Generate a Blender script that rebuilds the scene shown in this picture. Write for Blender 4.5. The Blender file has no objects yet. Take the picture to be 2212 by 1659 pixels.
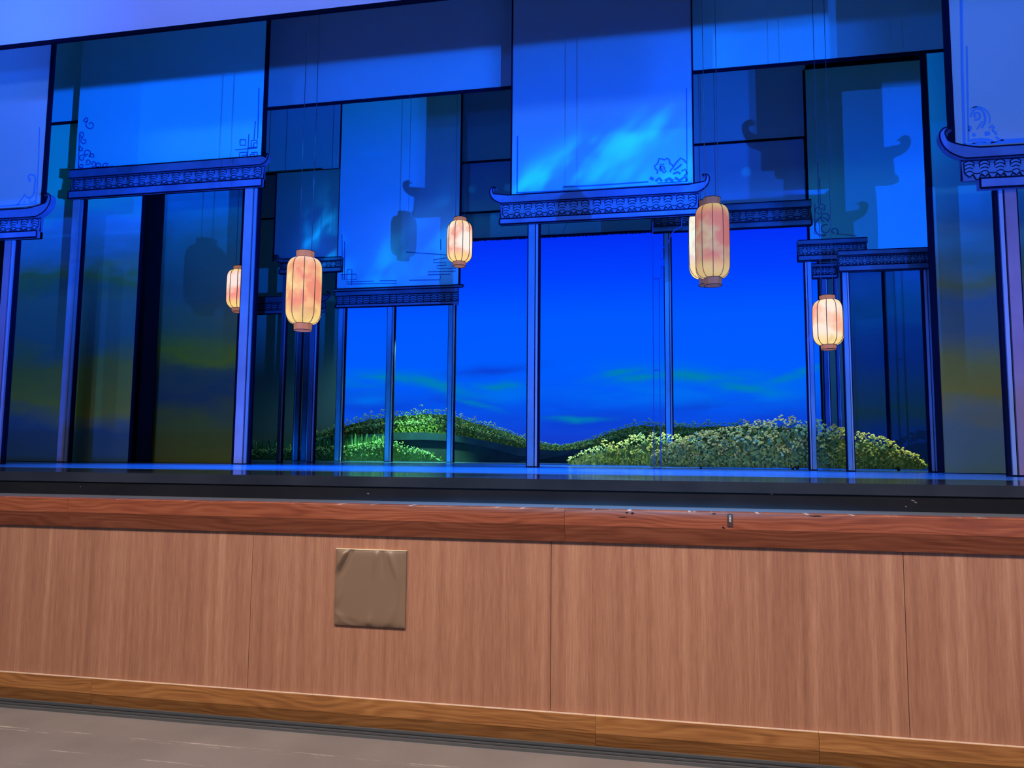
import bpy, bmesh, math, random
from mathutils import Vector, Matrix
random.seed(7)
sc = bpy.context.scene
COL = sc.collection

# ------------------------------------------------------------------ camera
W, H, FPX = 2212, 1659, 1661.0
EYE = Vector((0, 0, 1.3))
YAW, PITCH, ROLL = (math.radians(a) for a in (11.34, 5.425, 0.4986))
_f = Vector((-math.sin(YAW) * math.cos(PITCH), math.cos(YAW) * math.cos(PITCH), math.sin(PITCH)))
_r = Vector((math.cos(YAW), math.sin(YAW), 0))
_u = _r.cross(_f)
_r, _u = _r * math.cos(ROLL) + _u * math.sin(ROLL), -_r * math.sin(ROLL) + _u * math.cos(ROLL)
cd = bpy.data.cameras.new('camera')
cam = bpy.data.objects.new('camera', cd)
COL.objects.link(cam)
cd.sensor_width = 36
cd.lens = FPX / W * 36
cd.clip_start = .05
m = Matrix((_r, _u, -_f)).transposed().to_4x4()
m.translation = EYE
cam.matrix_world = m
sc.camera = cam

def P(px, py, Y):
    """point of the depth plane Y seen at a photo pixel -> (x, z)"""
    d = _f + _r * ((px - W / 2) / FPX) - _u * ((py - H / 2) / FPX)
    k = Y / d.y
    return d.x * k, EYE.z + d.z * k
def PX(px, py, Y): return P(px, py, Y)[0]
def PZ(px, py, Y): return P(px, py, Y)[1]

# ------------------------------------------------------------------ colour management
vs = sc.view_settings
vs.view_transform = 'Standard'
vs.look = 'None'
vs.gamma = 1
vs.exposure = 0
vs.use_curve_mapping = False

def lin(r, g, b):
    def f(c):
        c /= 255
        return c / 12.92 if c <= .04045 else ((c + .055) / 1.055) ** 2.4
    return (f(r), f(g), f(b), 1)

# ------------------------------------------------------------------ world and lights
world = bpy.data.worlds.new('world')
sc.world = world
world.use_nodes = True
world.node_tree.nodes['Background'].inputs[0].default_value = (.014, .040, .050, 1)
world.node_tree.nodes['Background'].inputs[1].default_value = 1.0

PR = Vector((2.81, -.47, .76))        # house-right projector
PA = Vector((-4.31, 1.79, 1.36))      # house-left box boom projector
PB = Vector((-4.45, 0, 2.43))         # house-left projector, further back
PG = Vector((.3, -1.5, 2.3))          # pattern projector at the control desk

def slope(px, py, Y, L):
    x, z = P(px, py, Y)
    return (x - L.x) / (Y - L.y), (z - L.z) / (Y - L.y)

class NT:
    def __init__(s, tree): s.t = tree
    def n(s, typ, **kw):
        nd = s.t.nodes.new(typ)
        for k, v in kw.items(): setattr(nd, k, v)
        return nd
    def put(s, sock, v):
        if isinstance(v, bpy.types.NodeSocket): s.t.links.new(v, sock)
        else: sock.default_value = v
    def math(s, op, a, b=0.0, c=None):
        nd = s.n('ShaderNodeMath', operation=op)
        s.put(nd.inputs[0], a); s.put(nd.inputs[1], b)
        if c is not None: s.put(nd.inputs[2], c)
        return nd.outputs[0]
    def smooth(s, x, a, b):
        nd = s.n('ShaderNodeMapRange', interpolation_type='SMOOTHSTEP')
        s.put(nd.inputs['Value'], x)
        nd.inputs['From Min'].default_value = a; nd.inputs['From Max'].default_value = b
        return nd.outputs['Result']
    def mix(s, f, a, b, blend='MIX'):
        nd = s.n('ShaderNodeMix', data_type='RGBA', blend_type=blend)
        s.put(nd.inputs[0], f); s.put(nd.inputs[6], a); s.put(nd.inputs[7], b)
        return nd.outputs[2]
    def noise(s, vec, scale, detail=3, rough=.5):
        nd = s.n('ShaderNodeTexNoise')
        s.put(nd.inputs['Vector'], vec)
        nd.inputs['Scale'].default_value = scale
        nd.inputs['Detail'].default_value = detail
        nd.inputs['Roughness'].default_value = rough
        return nd.outputs[0]
    def combine(s, x, y, z):
        nd = s.n('ShaderNodeCombineXYZ')
        for i, v in enumerate((x, y, z)): s.put(nd.inputs[i], v)
        return nd.outputs[0]
    def sep(s, v):
        nd = s.n('ShaderNodeSeparateXYZ')
        s.put(nd.inputs[0], v)
        return nd.outputs
    def ramp(s, f, stops, interp='LINEAR'):
        nd = s.n('ShaderNodeValToRGB')
        cr = nd.color_ramp; cr.interpolation = interp
        while len(cr.elements) < len(stops): cr.elements.new(.5)
        for e, (p, c) in zip(cr.elements, stops): e.position = p; e.color = c
        s.put(nd.inputs[0], f)
        return nd.outputs[0]

def projector(name, loc, color, power, build):
    """a stage projector: tiny source, its lens image (shutters, pattern) set by beam direction"""
    ld = bpy.data.lights.new(name, 'POINT')
    ld.energy = power
    ld.color = color
    ld.shadow_soft_size = .012
    ld.use_nodes = True
    t = ld.node_tree
    for nd in list(t.nodes): t.nodes.remove(nd)
    k = NT(t)
    out = k.n('ShaderNodeOutputLight'); em = k.n('ShaderNodeEmission')
    t.links.new(em.outputs[0], out.inputs[0])
    g = k.n('ShaderNodeNewGeometry')
    x, y, z = k.sep(g.outputs['Normal'])
    y2 = k.math('ABSOLUTE', y)
    sgn = k.math('SIGN', y)
    sx = k.math('MULTIPLY', k.math('DIVIDE', x, y2), sgn)
    sz = k.math('MULTIPLY', k.math('DIVIDE', z, y2), sgn)
    build(k, em, sx, sz)
    o = bpy.data.objects.new(name, ld); COL.objects.link(o)
    o.location = loc
    return o

def shutter(lo, hi, gains, soft_lo=.008, soft_hi=.006, open_top=(), fade=None):
    """shutter cuts in height; gains = projected brightness steps across the beam (x slope from, to, factor)"""
    def b(k, em, sx, sz):
        top = k.smooth(sz, hi + soft_hi, hi - soft_hi)
        for x0, x1 in open_top: top = k.math('MAXIMUM', top, k.smooth(sx, x0, x1))
        a = k.math('MULTIPLY', k.smooth(sz, lo - soft_lo, lo + soft_lo), top)
        if fade:      # softer foot of the beam on the house-left side
            a = k.math('MULTIPLY', a, k.math('MAXIMUM', k.smooth(sz, fade[2], fade[3]), k.smooth(sx, fade[0], fade[1])))
        for x0, x1, gn in gains:
            a = k.math('MULTIPLY', a, k.math('ADD', 1.0, k.math('MULTIPLY', k.smooth(sx, x0, x1), gn - 1)))
        k.put(em.inputs['Strength'], a)
    return b
projector('projector_right', PR, (.003, .135, 1), 11500, shutter(.185, .60, [(-1.12, -.95, .80), (-.80, -.72, 1.2), (-.545, -.515, .55), (-.24, -.2, .75), (-.112, -.108, .47), (.0, .03, .35)], soft_lo=.055, open_top=[(-1.18, -1.42), (-.112, -.108)], fade=(-.82, -.74, .13, .44)))
projector('projector_left', PA, (.004, .10, 1), 900, shutter(-.02, .544, [(.55, .62, 7), (.84, .90, .15)]))
projector('projector_left_rear', PB, (.006, .12, 1), 700, shutter(-.10, .4257, [(.5, .56, 4.5), (.74, .80, .3)]))

def pattern(k, em, sx, sz):
    v = k.combine(sx, sz, 0.0)
    tot = None
    #  px, py, Y, rx, ry, tilt, gain
    blobs = [(1215, 355, 8.2, .06, .020, .5, 1.1), (1275, 325, 8.2, .018, .02, .2, .7), (1365, 300, 8.2, .03, .014, .3, 1.0),
             (1345, 352, 8.2, .035, .018, .4, .9), (1420, 268, 8.2, .024, .018, .2, .9), (1150, 400, 8.2, .03, .02, .3, .8),
             (1400, 385, 8.2, .05, .008, 0, .7), (1290, 385, 8.2, .06, .012, 0, .5), (1488, 385, 8.2, .006, .03, 0, .9),
             (693, 495, 10.6, .010, .030, .6, 5), (700, 535, 10.6, .020, .022, 0, 4), (662, 505, 10.6, .005, .022, 0, 4), (715, 500, 10.6, .006, .03, 0, 3),
             (880, 545, 13.4, .05, .03, .5, .5), (830, 560, 13.4, .012, .03, .3, .5), (912, 592, 13.4, .006, .012, .6, .6),
             (960, 530, 13.4, .014, .05, 0, .6), (820, 605, 13.4, .06, .012, 0, .4)]
    for px, py, Y, rx, ry, tl, g in blobs:
        a, b = slope(px, py, Y, PG)
        dx = k.math('SUBTRACT', sx, a)
        dz = k.math('SUBTRACT', k.math('SUBTRACT', sz, b), k.math('MULTIPLY', dx, tl))
        d2 = k.math('ADD', k.math('POWER', k.math('DIVIDE', k.math('ABSOLUTE', dx), rx), 2.0), k.math('POWER', k.math('DIVIDE', k.math('ABSOLUTE', dz), ry), 2.0))
        e = k.math('MULTIPLY', k.math('POWER', 2.718, k.math('MULTIPLY', d2, -1.0)), g)
        tot = e if tot is None else k.math('ADD', tot, e)
    n = k.noise(k.combine(k.math('MULTIPLY', k.math('SUBTRACT', sx, k.math('MULTIPLY', sz, .7)), 1.6), k.math('MULTIPLY', sz, 1.1), 0.0), 16, 2)
    tot = k.math('MULTIPLY', tot, k.smooth(n, .38, .66))
    for px, py, Y, r in ((1020, 405, 13.6, .0050), (1097, 402, 13.6, .0050), (1065, 467, 14.0, .0035), (1612, 369, 12.54, .0055)):
        a, b = slope(px, py, Y, PG)
        d = k.math('SQRT', k.math('ADD', k.math('POWER', k.math('ABSOLUTE', k.math('SUBTRACT', sx, a)), 2.0), k.math('POWER', k.math('ABSOLUTE', k.math('SUBTRACT', sz, b)), 2.0)))
        tot = k.math('ADD', tot, k.math('MULTIPLY', k.smooth(d, r + .0008, r - .0008), .25))
    # spill on the ledge, and pin-point leaks of the projector
    a, b = slope(1270, 1097, 3.77, PG)
    d2 = k.math('ADD', k.math('POWER', k.math('ABSOLUTE', k.math('DIVIDE', k.math('SUBTRACT', sx, a), .22)), 4.0), k.math('POWER', k.math('ABSOLUTE', k.math('DIVIDE', k.math('SUBTRACT', sz, b), .0065)), 2.0))
    tot = k.math('ADD', tot, k.math('MULTIPLY', k.math('POWER', 2.718, k.math('MULTIPLY', d2, -1.0)), 2.2))
    for px, py, Y in ((860, 43, 8.6), (785, 215, 8.6), (887, 209, 8.6), (1588, 152, 12.54)):
        a, b = slope(px, py, Y, PG)
        d = k.math('SQRT', k.math('ADD', k.math('POWER', k.math('ABSOLUTE', k.math('SUBTRACT', sx, a)), 2.0), k.math('POWER', k.math('ABSOLUTE', k.math('SUBTRACT', sz, b)), 2.0)))
        tot = k.math('ADD', tot, k.math('MULTIPLY', k.smooth(d, .0018, .0008), 3.0))
    k.put(em.inputs['Strength'], tot)
projector('projector_pattern', PG, (.0, .42, 1.0), 6500, pattern)

def area(name, loc, target, size, size_y, color, power, spread=180):
    ld = bpy.data.lights.new(name, 'AREA')
    ld.shape = 'RECTANGLE'; ld.size = size; ld.size_y = size_y
    ld.energy = power; ld.color = color; ld.spread = math.radians(spread)
    o = bpy.data.objects.new(name, ld); COL.objects.link(o)
    o.location = loc
    o.rotation_euler = (Vector(target) - Vector(loc)).to_track_quat('-Z', 'Y').to_euler()
    return o
area('house_light', (-.4, .4, 5.2), (-.4, 3.0, .3), 9, 1.0, (1, .88, .76), 262, 98)
area('front_fill', (-.5, -5, 3.4), (-.5, 10, 5.2), 11, .6, (.15, .50, 1), 78, 62)  # added fill, lifts the stage areas the projectors miss
area('header_fill', (-2.5, 4.45, 4.93), (-2.5, 5.45, 5.35), 9, .1, (.10, .19, 1), 30, 150)  # added strip that brightens only the front header
area('stage_wash', (-1.7, 6.2, 9.5), (-1.7, 6.5, 1.2), 6.6, .4, (.0, .22, 1), 400, 30)
area('stage_wash_rear', (.2, 10.4, 9.5), (.2, 10.4, 1.2), 5, .4, (.0, .22, 1), 180, 26)
area('foot_wash', (-.6, 5.10, 1.22), (-.6, 8.6, 1.75), 7.5, .05, (.05, .33, 1), 15, 120)

area('rear_post_fill', (-4.6, 12.2, 1.22), (-4.6, 13.4, 2.1), 5.5, .05, (.0, .22, 1), 14, 120)  # added unseen fill that turns the rear posts blue
area('hill_fill', (-1.8, 13.95, 4.45), (-1.8, 14.5, 1.5), 8, .15, (.5, 1, .62), 60, 120)  # added unseen strip that brightens the flower hill
def spot(name, loc, target, deg, color, power, blend=.5, r=.05):
    ld = bpy.data.lights.new(name, 'SPOT')
    ld.energy = power; ld.color = color; ld.spot_size = math.radians(deg); ld.spot_blend = blend; ld.shadow_soft_size = r
    o = bpy.data.objects.new(name, ld); COL.objects.link(o)
    o.location = loc
    o.rotation_euler = (Vector(target) - Vector(loc)).to_track_quat('-Z', 'Y').to_euler()
def tgt(px, py, Y):
    x, z = P(px, py, Y); return (x, Y, z)
spot('flower_spot_left', (-4.75, 13.5, 3.7), tgt(870, 985, 13.62), 62, (.35, 1, .5), 2000)
spot('flower_spot_middle', (-.9, 8.75, 4.6), tgt(1320, 985, 9.85), 40, (.75, 1, .55), 900)
spot('flower_spot_top', (.6, 5.6, 6.8), tgt(1560, 940, 8.7), 17, (1, .82, .45), 560)
spot('flower_spot_right', (2.5, 8.35, 4.6), tgt(1925, 985, 8.75), 22, (.8, 1, .6), 520)
spot('hill_spot', (-3.0, 13.8, 4.6), tgt(1000, 940, 14.6), 110, (.6, .95, .8), 420)

# ------------------------------------------------------------------ material helpers
def mat(name, color=(.5, .5, .5, 1), rough=.8, spec=.2):
    mt = bpy.data.materials.new(name)
    mt.use_nodes = True
    b = mt.node_tree.nodes['Principled BSDF']
    b.inputs['Base Color'].default_value = color
    b.inputs['Roughness'].default_value = rough
    b.inputs['Specular IOR Level'].default_value = spec
    return mt
def nodes(mt):
    k = NT(mt.node_tree)
    return k, mt.node_tree.nodes['Principled BSDF']
def coord(k, kind='Object'):
    return k.n('ShaderNodeTexCoord').outputs[kind]

def cloth_mat(name, stops, n_scale=.9, n_amt=.35, mottled=.08, seed=0.0, wave=0.0):
    """scenic-painted cloth: colour bands down the drop, bent by brush noise"""
    mt = mat(name, rough=.95, spec=.05)
    k, b = nodes(mt)
    g = k.sep(coord(k, 'Generated'))
    o = k.sep(coord(k, 'Object'))
    v = k.combine(k.math('MULTIPLY', o[0], .55), k.math('ADD', seed, 0.0), k.math('MULTIPLY', o[2], 1.0))
    n = k.noise(v, n_scale, 4, .55)
    f = k.math('ADD', g[2], k.math('MULTIPLY', k.math('SUBTRACT', n, .5), n_amt))
    if wave:
        w = k.noise(k.combine(k.math('MULTIPLY', o[0], 1.2), seed + 3.0, k.math('MULTIPLY', o[2], 3.0)), 1.1, 3)
        f = k.math('ADD', f, k.math('MULTIPLY', k.math('SUBTRACT', w, .5), wave))
    c = k.ramp(f, stops)
    fine = k.noise(coord(k), 60, 2)
    bl = k.noise(coord(k), 2.2, 3)
    sh = k.math('ADD', 1 - mottled, k.math('ADD', k.math('MULTIPLY', fine, mottled), k.math('MULTIPLY', bl, mottled)))
    c = k.mix(1.0, c, k.combine(sh, sh, sh), 'MULTIPLY')
    k.put(b.inputs['Base Color'], c)
    return mt

def wood_mat(name, c0, c1, c2, axis='x', vertical=False, rough=.45):
    mt = mat(name, rough=rough, spec=.35)
    k, b = nodes(mt)
    o = k.sep(coord(k))
    rnd = k.n('ShaderNodeObjectInfo').outputs['Random']
    off = k.math('MULTIPLY', rnd, 17.0)
    if vertical:      # straight vertical veneer lines
        v1 = k.combine(k.math('ADD', o[0], off), 0.0, k.math('MULTIPLY', o[2], .02))
        v2 = k.combine(k.math('ADD', o[0], off), 3.0, k.math('MULTIPLY', o[2], .05))
        v3 = k.combine(k.math('ADD', o[0], off), 5.0, k.math('MULTIPLY', o[2], 1.4))
        a = k.noise(v1, 26, 2); c = k.noise(v2, 150, 3, .6); d = k.noise(v3, 180, 2)
        e = k.noise(v1, 4.5, 2)
        f = k.math('ADD', k.math('MULTIPLY', a, .45), k.math('ADD', k.math('MULTIPLY', c, .4), k.math('ADD', k.math('MULTIPLY', d, .12), k.math('MULTIPLY', k.math('SUBTRACT', e, .5), .35))))
        col = k.ramp(f, [(.30, c0), (.48, c1), (.68, c2)])
        bump = c
    else:             # flat-sawn oak with cathedral grain
        wv = k.noise(k.combine(k.math('ADD', k.math('MULTIPLY', o[0], .9), off), 0.0, k.math('MULTIPLY', o[2], 5.0)), 1.6, 2)
        ring = k.math('SINE', k.math('MULTIPLY', k.math('ADD', o[2], k.math('MULTIPLY', wv, .24)), 210.0))
        st = k.noise(k.combine(k.math('ADD', k.math('MULTIPLY', o[0], 2.0), off), 0.0, k.math('MULTIPLY', o[2], 160.0)), 1.6, 3, .65)
        bl = k.noise(k.combine(k.math('ADD', k.math('MULTIPLY', o[0], .7), off), 2.0, k.math('MULTIPLY', o[2], 8.0)), 2.0, 2)
        f = k.math('ADD', k.math('MULTIPLY', k.math('ADD', k.math('MULTIPLY', ring, .5), .5), .13), k.math('ADD', k.math('MULTIPLY', st, .62), k.math('MULTIPLY', bl, .30)))
        col = k.ramp(f, [(.28, c0), (.5, c1), (.75, c2)])
        bump = st
    k.put(b.inputs['Base Color'], col)
    bp = k.n('ShaderNodeBump'); bp.inputs['Strength'].default_value = .12; bp.inputs['Distance'].default_value = .002
    k.put(bp.inputs['Height'], bump); k.put(b.inputs['Normal'], bp.outputs[0])
    return mt

def pale_edge(mt, z0, z1, n0=.60, n1=.70, amt=1.0):
    """white chips and pale lines along the top arris, between two heights"""
    k, b = nodes(mt)
    src = b.inputs['Base Color'].links[0].from_socket
    o = k.sep(coord(k))
    n = k.noise(k.combine(k.math('MULTIPLY', o[0], 9.0), 0.0, 0.0), 1.6, 4, .7)
    msk = k.math('MULTIPLY', k.smooth(o[2], z0, z1), k.math('MULTIPLY', k.smooth(n, n0, n1), amt))
    k.put(b.inputs['Base Color'], k.mix(msk, src, (.75, .68, .62, 1)))

DARK = mat('outline_paint', lin(10, 12, 36), .9, .05)
BLACK = mat('black_drape', (.004, .005, .008, 1), .95, .02)

def mottled_mat(name, c0, c1, scale=3.0, rough=.85):
    mt = mat(name, rough=rough, spec=.1)
    k, b = nodes(mt)
    n = k.noise(coord(k), scale, 4, .6)
    k.put(b.inputs['Base Color'], k.ramp(n, [(.34, c0), (.66, c1)]))
    return mt
EAVE = mottled_mat('painted_eave', (.07, .09, .19, 1), (.12, .15, .30, 1), 2.4)
TILE = mottled_mat('painted_tile', (.06, .10, .20, 1), (.12, .19, .36, 1), 2.0)
FASCIA = mottled_mat('painted_fascia', (.09, .12, .26, 1), (.17, .21, .40, 1), 2.0)
EAVE_D = mottled_mat('painted_eave_shaded', (.03, .05, .09, 1), (.06, .09, .16, 1), 2.4)  # darkened copies: weaker light on rear and right gates put into the paint
TILE_D = mottled_mat('painted_tile_shaded', (.03, .06, .10, 1), (.07, .13, .22, 1), 2.0)
FASCIA_D = mottled_mat('painted_fascia_shaded', (.04, .07, .13, 1), (.08, .12, .21, 1), 2.0)
POSTM = mottled_mat('painted_post', (.34, .26, .36, 1), (.46, .36, .46, 1), 1.5, .7)
POSTV = mottled_mat('painted_post_violet', (.22, .13, .20, 1), (.28, .17, .25, 1), 1.5, .7)
POSTB = mottled_mat('painted_post_blue', (.09, .19, .34, 1), (.13, .25, .42, 1), 1.5, .7)
POSTK = mottled_mat('painted_post_blue_lit', (.10, .30, .60, 1), (.14, .40, .75, 1), 1.5, .7)  # blue stage light on the middle and rear posts put into the paint
POSTL = mat('post_light_edge', (.22, .25, .40, 1), .6, .3)
POSTD = mottled_mat('painted_post_shaded', (.04, .06, .13, 1), (.08, .11, .20, 1), 1.5, .8)  # darkened copy: the dimness at the rear put into the paint

# ------------------------------------------------------------------ object helpers
def link(name, me, parent=None):
    o = bpy.data.objects.new(name, me); COL.objects.link(o)
    if parent is not None: o.parent = parent
    return o
def tag(o, label, cat, group=None, kind=None):
    if label: o['label'] = label
    if cat: o['category'] = cat
    if group: o['group'] = group
    if kind: o['kind'] = kind
    return o
def thing(name, label, cat, loc=(0, 0, 0), group=None):
    o = bpy.data.objects.new(name, None); COL.objects.link(o)
    o.empty_display_size = .1
    o.location = loc
    return tag(o, label, cat, group)

class MB:
    """collects faces with material slots; everything in world coordinates, shifted to an origin at build time"""
    def __init__(s): s.v = []; s.f = []; s.m = []
    def add(s, vs, fs, mi=0):
        b = len(s.v); s.v += [tuple(p) for p in vs]
        for f in fs: s.f.append([b + i for i in f]); s.m.append(mi)
    def box(s, x0, x1, y0, y1, z0, z1, mi=0):
        s.add([(x0, y0, z0), (x1, y0, z0), (x1, y1, z0), (x0, y1, z0), (x0, y0, z1), (x1, y0, z1), (x1, y1, z1), (x0, y1, z1)],
              [(0, 1, 5, 4), (1, 2, 6, 5), (2, 3, 7, 6), (3, 0, 4, 7), (4, 5, 6, 7), (3, 2, 1, 0)], mi)
    def prism(s, pts, y0, y1, mi=0):
        """xz outline extruded between two depths"""
        n = len(pts)
        vs = [(x, y0, z) for x, z in pts] + [(x, y1, z) for x, z in pts]
        fs = [tuple(range(n)), tuple(range(2 * n - 1, n - 1, -1))] + [(i, i + n, (i + 1) % n + n, (i + 1) % n) for i in range(n)]
        s.add(vs, fs, mi)
    def strip(s, pts, w, y, mi=0, closed=False, th=.003):
        """a painted line: thin raised ribbon along an xz (or xyz) polyline"""
        n = len(pts)
        p3 = [(p[0], p[2], p[1]) if len(p) == 3 else (p[0], p[1], y) for p in pts]   # x,z,y
        L = []; R = []
        for i in range(n):
            a = p3[(i - 1) % n] if (closed or i) else p3[i]
            c = p3[(i + 1) % n] if (closed or i < n - 1) else p3[i]
            dx, dz = c[0] - a[0], c[1] - a[1]
            l = math.hypot(dx, dz) or 1
            nx, nz = -dz / l * w / 2, dx / l * w / 2
            x, z, yy = p3[i]
            L.append((x + nx, yy - th, z + nz)); R.append((x - nx, yy - th, z - nz))
        vs = L + R
        rng = range(n if closed else n - 1)
        s.add(vs, [(i, (i + 1) % n, (i + 1) % n + n, i + n) for i in rng], mi)
    def tube(s, pts, r, sides=5, mi=0, r2=None):
        rings = []
        n = len(pts)
        for i, p in enumerate(pts):
            p = Vector(p)
            t = (Vector(pts[min(i + 1, n - 1)]) - Vector(pts[max(i - 1, 0)])).normalized()
            a = t.orthogonal().normalized(); b = t.cross(a)
            rr = r if r2 is None else r + (r2 - r) * i / (n - 1)
            rings.append([p + (a * math.cos(q) + b * math.sin(q)) * rr for q in (2 * math.pi * j / sides for j in range(sides))])
        vs = [v for rg in rings for v in rg]
        fs = []
        for i in range(n - 1):
            for j in range(sides):
                fs.append((i * sides + j, i * sides + (j + 1) % sides, (i + 1) * sides + (j + 1) % sides, (i + 1) * sides + j))
        s.add(vs, fs, mi)
    def mesh(s, name, mats, origin=(0, 0, 0), smooth=False):
        me = bpy.data.meshes.new(name)
        ox, oy, oz = origin
        me.from_pydata([(x - ox, y - oy, z - oz) for x, y, z in s.v], [], s.f)
        for mt in mats: me.materials.append(mt)
        for p, i in zip(me.polygons, s.m): p.material_index = i; p.use_smooth = smooth
        me.update()
        return me
    def build(s, name, mats, parent=None, smooth=False, origin=None):
        if not isinstance(mats, (list, tuple)): mats = [mats]
        if parent is not None and origin is None:
            q = parent; org = Vector((0, 0, 0))
            while q is not None: org += q.location; q = q.parent
        else: org = Vector(origin or (0, 0, 0))
        o = link(name, s.mesh(name, mats, org, smooth), parent)
        if parent is None: o.location = org
        return o

STAGE_Z = 1.191
YW = 3.61            # face of the stage front wall

# ================================================================== SETTING
# ---- auditorium floor
FLOOR = mat('vinyl_floor', rough=.55, spec=.3)
k, b = nodes(FLOOR)
o = k.sep(coord(k))
n1 = k.noise(coord(k), 3, 4); n2 = k.noise(coord(k), 160, 2)
base = k.ramp(k.math('ADD', k.math('MULTIPLY', n1, .6), k.math('MULTIPLY', n2, .4)), [(.3, lin(104, 96, 96)), (.7, lin(124, 115, 114))])
ln = None
for yc, w_, sc_, s0 in ((3.26, .010, 1.3, 0.0), (3.235, .005, 2.2, 4.0), (3.05, .006, 1.0, 9.0), (2.9, .004, 1.7, 2.0)):
    nn = k.noise(k.combine(o[0], s0, 0.0), 1.4, 3)
    yy = k.math('ABSOLUTE', k.math('SUBTRACT', o[1], k.math('ADD', yc - .02, k.math('MULTIPLY', nn, .04))))
    brk = k.smooth(k.noise(k.combine(k.math('MULTIPLY', o[0], 3.0), s0, k.math('MULTIPLY', o[1], 14.0)), sc_, 5, .7), .48, .66)
    e = k.math('MULTIPLY', k.smooth(yy, w_, w_ * .2), brk)
    ln = e if ln is None else k.math('MAXIMUM', ln, e)
k.put(b.inputs['Base Color'], k.mix(k.math('MULTIPLY', ln, .55), base, (.62, .54, .50, 1)))
g = MB(); g.box(-9, 9, -9, YW + .05, -.12, 0)
tag(g.build('floor', FLOOR), 'grey brown vinyl auditorium floor with pale scratch marks', None, kind='structure')

# ---- metal channel along the foot of the wall
RAIL = mat('grey_rail', lin(96, 98, 104), .4, .5)
RAIL.node_tree.nodes['Principled BSDF'].inputs['Metallic'].default_value = .4
RAILD = mat('rail_groove', lin(26, 28, 34), .7, .2)
t = thing('floor_rail', 'narrow grey metal channel running along the foot of the stage front', 'rail', (0, 3.54, 0))
g = MB(); g.box(-7, 4.5, 3.49, 3.584, .0005, .006); g.build('rail_base', RAIL, t)
for y0, y1, h in ((3.49, 3.502, .012), (3.528, 3.536, .012), (3.572, 3.584, .016)):
    g = MB(); g.box(-7, 4.5, y0, y1, .006, h); g.build('rail_lip', RAIL, t)
g = MB(); g.box(-7, 4.5, 3.504, 3.526, .0062, .0066); g.box(-7, 4.5, 3.538, 3.570, .0062, .0066)
tag(g.build('rail_groove', RAILD, t), 'dark groove between the rail lips', None)

# ---- stage front wall: veneer panels on a dark core
VENEER = wood_mat('veneer_panel', lin(132, 87, 69), lin(157, 107, 85), lin(182, 133, 108), vertical=True, rough=.5)
wf = bpy.data.objects.new('wall_front', None); COL.objects.link(wf); wf.location = (0, YW, 0)
tag(wf, 'stage front wall clad in pinkish wood veneer panels', None, kind='structure')
g = MB(); g.box(-7, 4.5, YW + .012, YW + .10, 0, 1.05); g.build('wall_core', BLACK, wf)
j1, j2, j3 = PX(541, 1318, YW), PX(1190, 1350, YW), PX(1958, 1390, YW)
xs = [-7, 2 * j1 - j2, j1, j2, j3, 4.5]
for i in range(5):
    g = MB(); g.box(xs[i] + .0013, xs[i + 1] - .0013, YW, YW + .012, .10, .93)
    g.build('veneer_panel', VENEER, wf)

# ---- top timber trim, planks end to end
OAK_R = wood_mat('red_oak', lin(92, 44, 30), lin(134, 70, 47), lin(162, 94, 67), rough=.38)
pale_edge(OAK_R, 1.0608, 1.0630, .54, .66, .7)
t1 = bpy.data.objects.new('trim_1', None); COL.objects.link(t1); t1.location = (0, YW, 0)
tag(t1, 'reddish oak timber edging along the top of the stage front', None, kind='structure')
def plank(xa, xb, prof, name, mt, par):
    g = MB(); n = len(prof)
    vs = [(xa, y, z) for y, z in prof] + [(xb, y, z) for y, z in prof]
    fs = [tuple(range(n - 1, -1, -1)), tuple(range(n, 2 * n))] + [(i, (i + 1) % n, (i + 1) % n + n, i + n) for i in range(n)]
    g.add(vs, fs); return g.build(name, mt, par)
ZT = 1.0635
prof = [(YW + .04, ZT), (YW - .042, ZT), (YW - .045, ZT - .003), (YW - .045, .990), (YW - .043, .986), (YW - .012, .912), (YW + .04, .912)]
xs = [-7, PX(160, 1100, YW), PX(1222, 1125, YW), 4.5]
for i in range(3): plank(xs[i] + .0006, xs[i + 1] - .0006, prof, 'oak_plank', OAK_R, t1)
# dents in the edging
g = MB()
for px, py, w_, h_ in ((1354, 1107, 7, 4), (1366, 1108, 8, 5), (1542, 1107, 9, 3), (1762, 1113, 26, 3), (1562, 1139, 5, 5), (1345, 1117, 20, 1.5), (1565, 1141, 4, 2)):
    x, z = P(px, py, YW - .045); s_ = (YW) / FPX
    z = min(z, ZT - .006)
    g.prism([(x - w_ * s_ / 2, z), (x - w_ * s_ * .1, z - h_ * s_ * .6), (x + w_ * s_ / 2, z - h_ * s_ * .2), (x + w_ * s_ * .2, z + h_ * s_ * .4)], YW - .0462, YW - .0452)
tag(g.build('chip_mark', mat('bare_dent', (.02, .01, .008, 1), .9), t1), 'dark chips along the upper oak edge', None)

# ---- baseboard, planks
OAK_Y = wood_mat('golden_oak', lin(86, 52, 30), lin(138, 88, 48), lin(170, 118, 72), rough=.42)
pale_edge(OAK_Y, .1412, .1434, .22, .5, .5)  # almost unbroken pale line along the baseboard top
bb = bpy.data.objects.new('baseboard_front', None); COL.objects.link(bb); bb.location = (0, YW, 0)
tag(bb, 'golden brown oak baseboard under the veneer panels', None, kind='structure')
prof = [(YW + .012, .1437), (YW - .012, .1437), (YW - .016, .141), (YW - .024, .070), (YW - .022, .064), (YW - .006, .0), (YW + .012, .0)]
xs = [-7, PX(203, 1490, YW), PX(1287, 1580, YW), PX(1768, 1620, YW), 4.5]
for i in range(4): plank(xs[i] + .0007, xs[i + 1] - .0007, prof, 'oak_plank', OAK_Y, bb)

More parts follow.
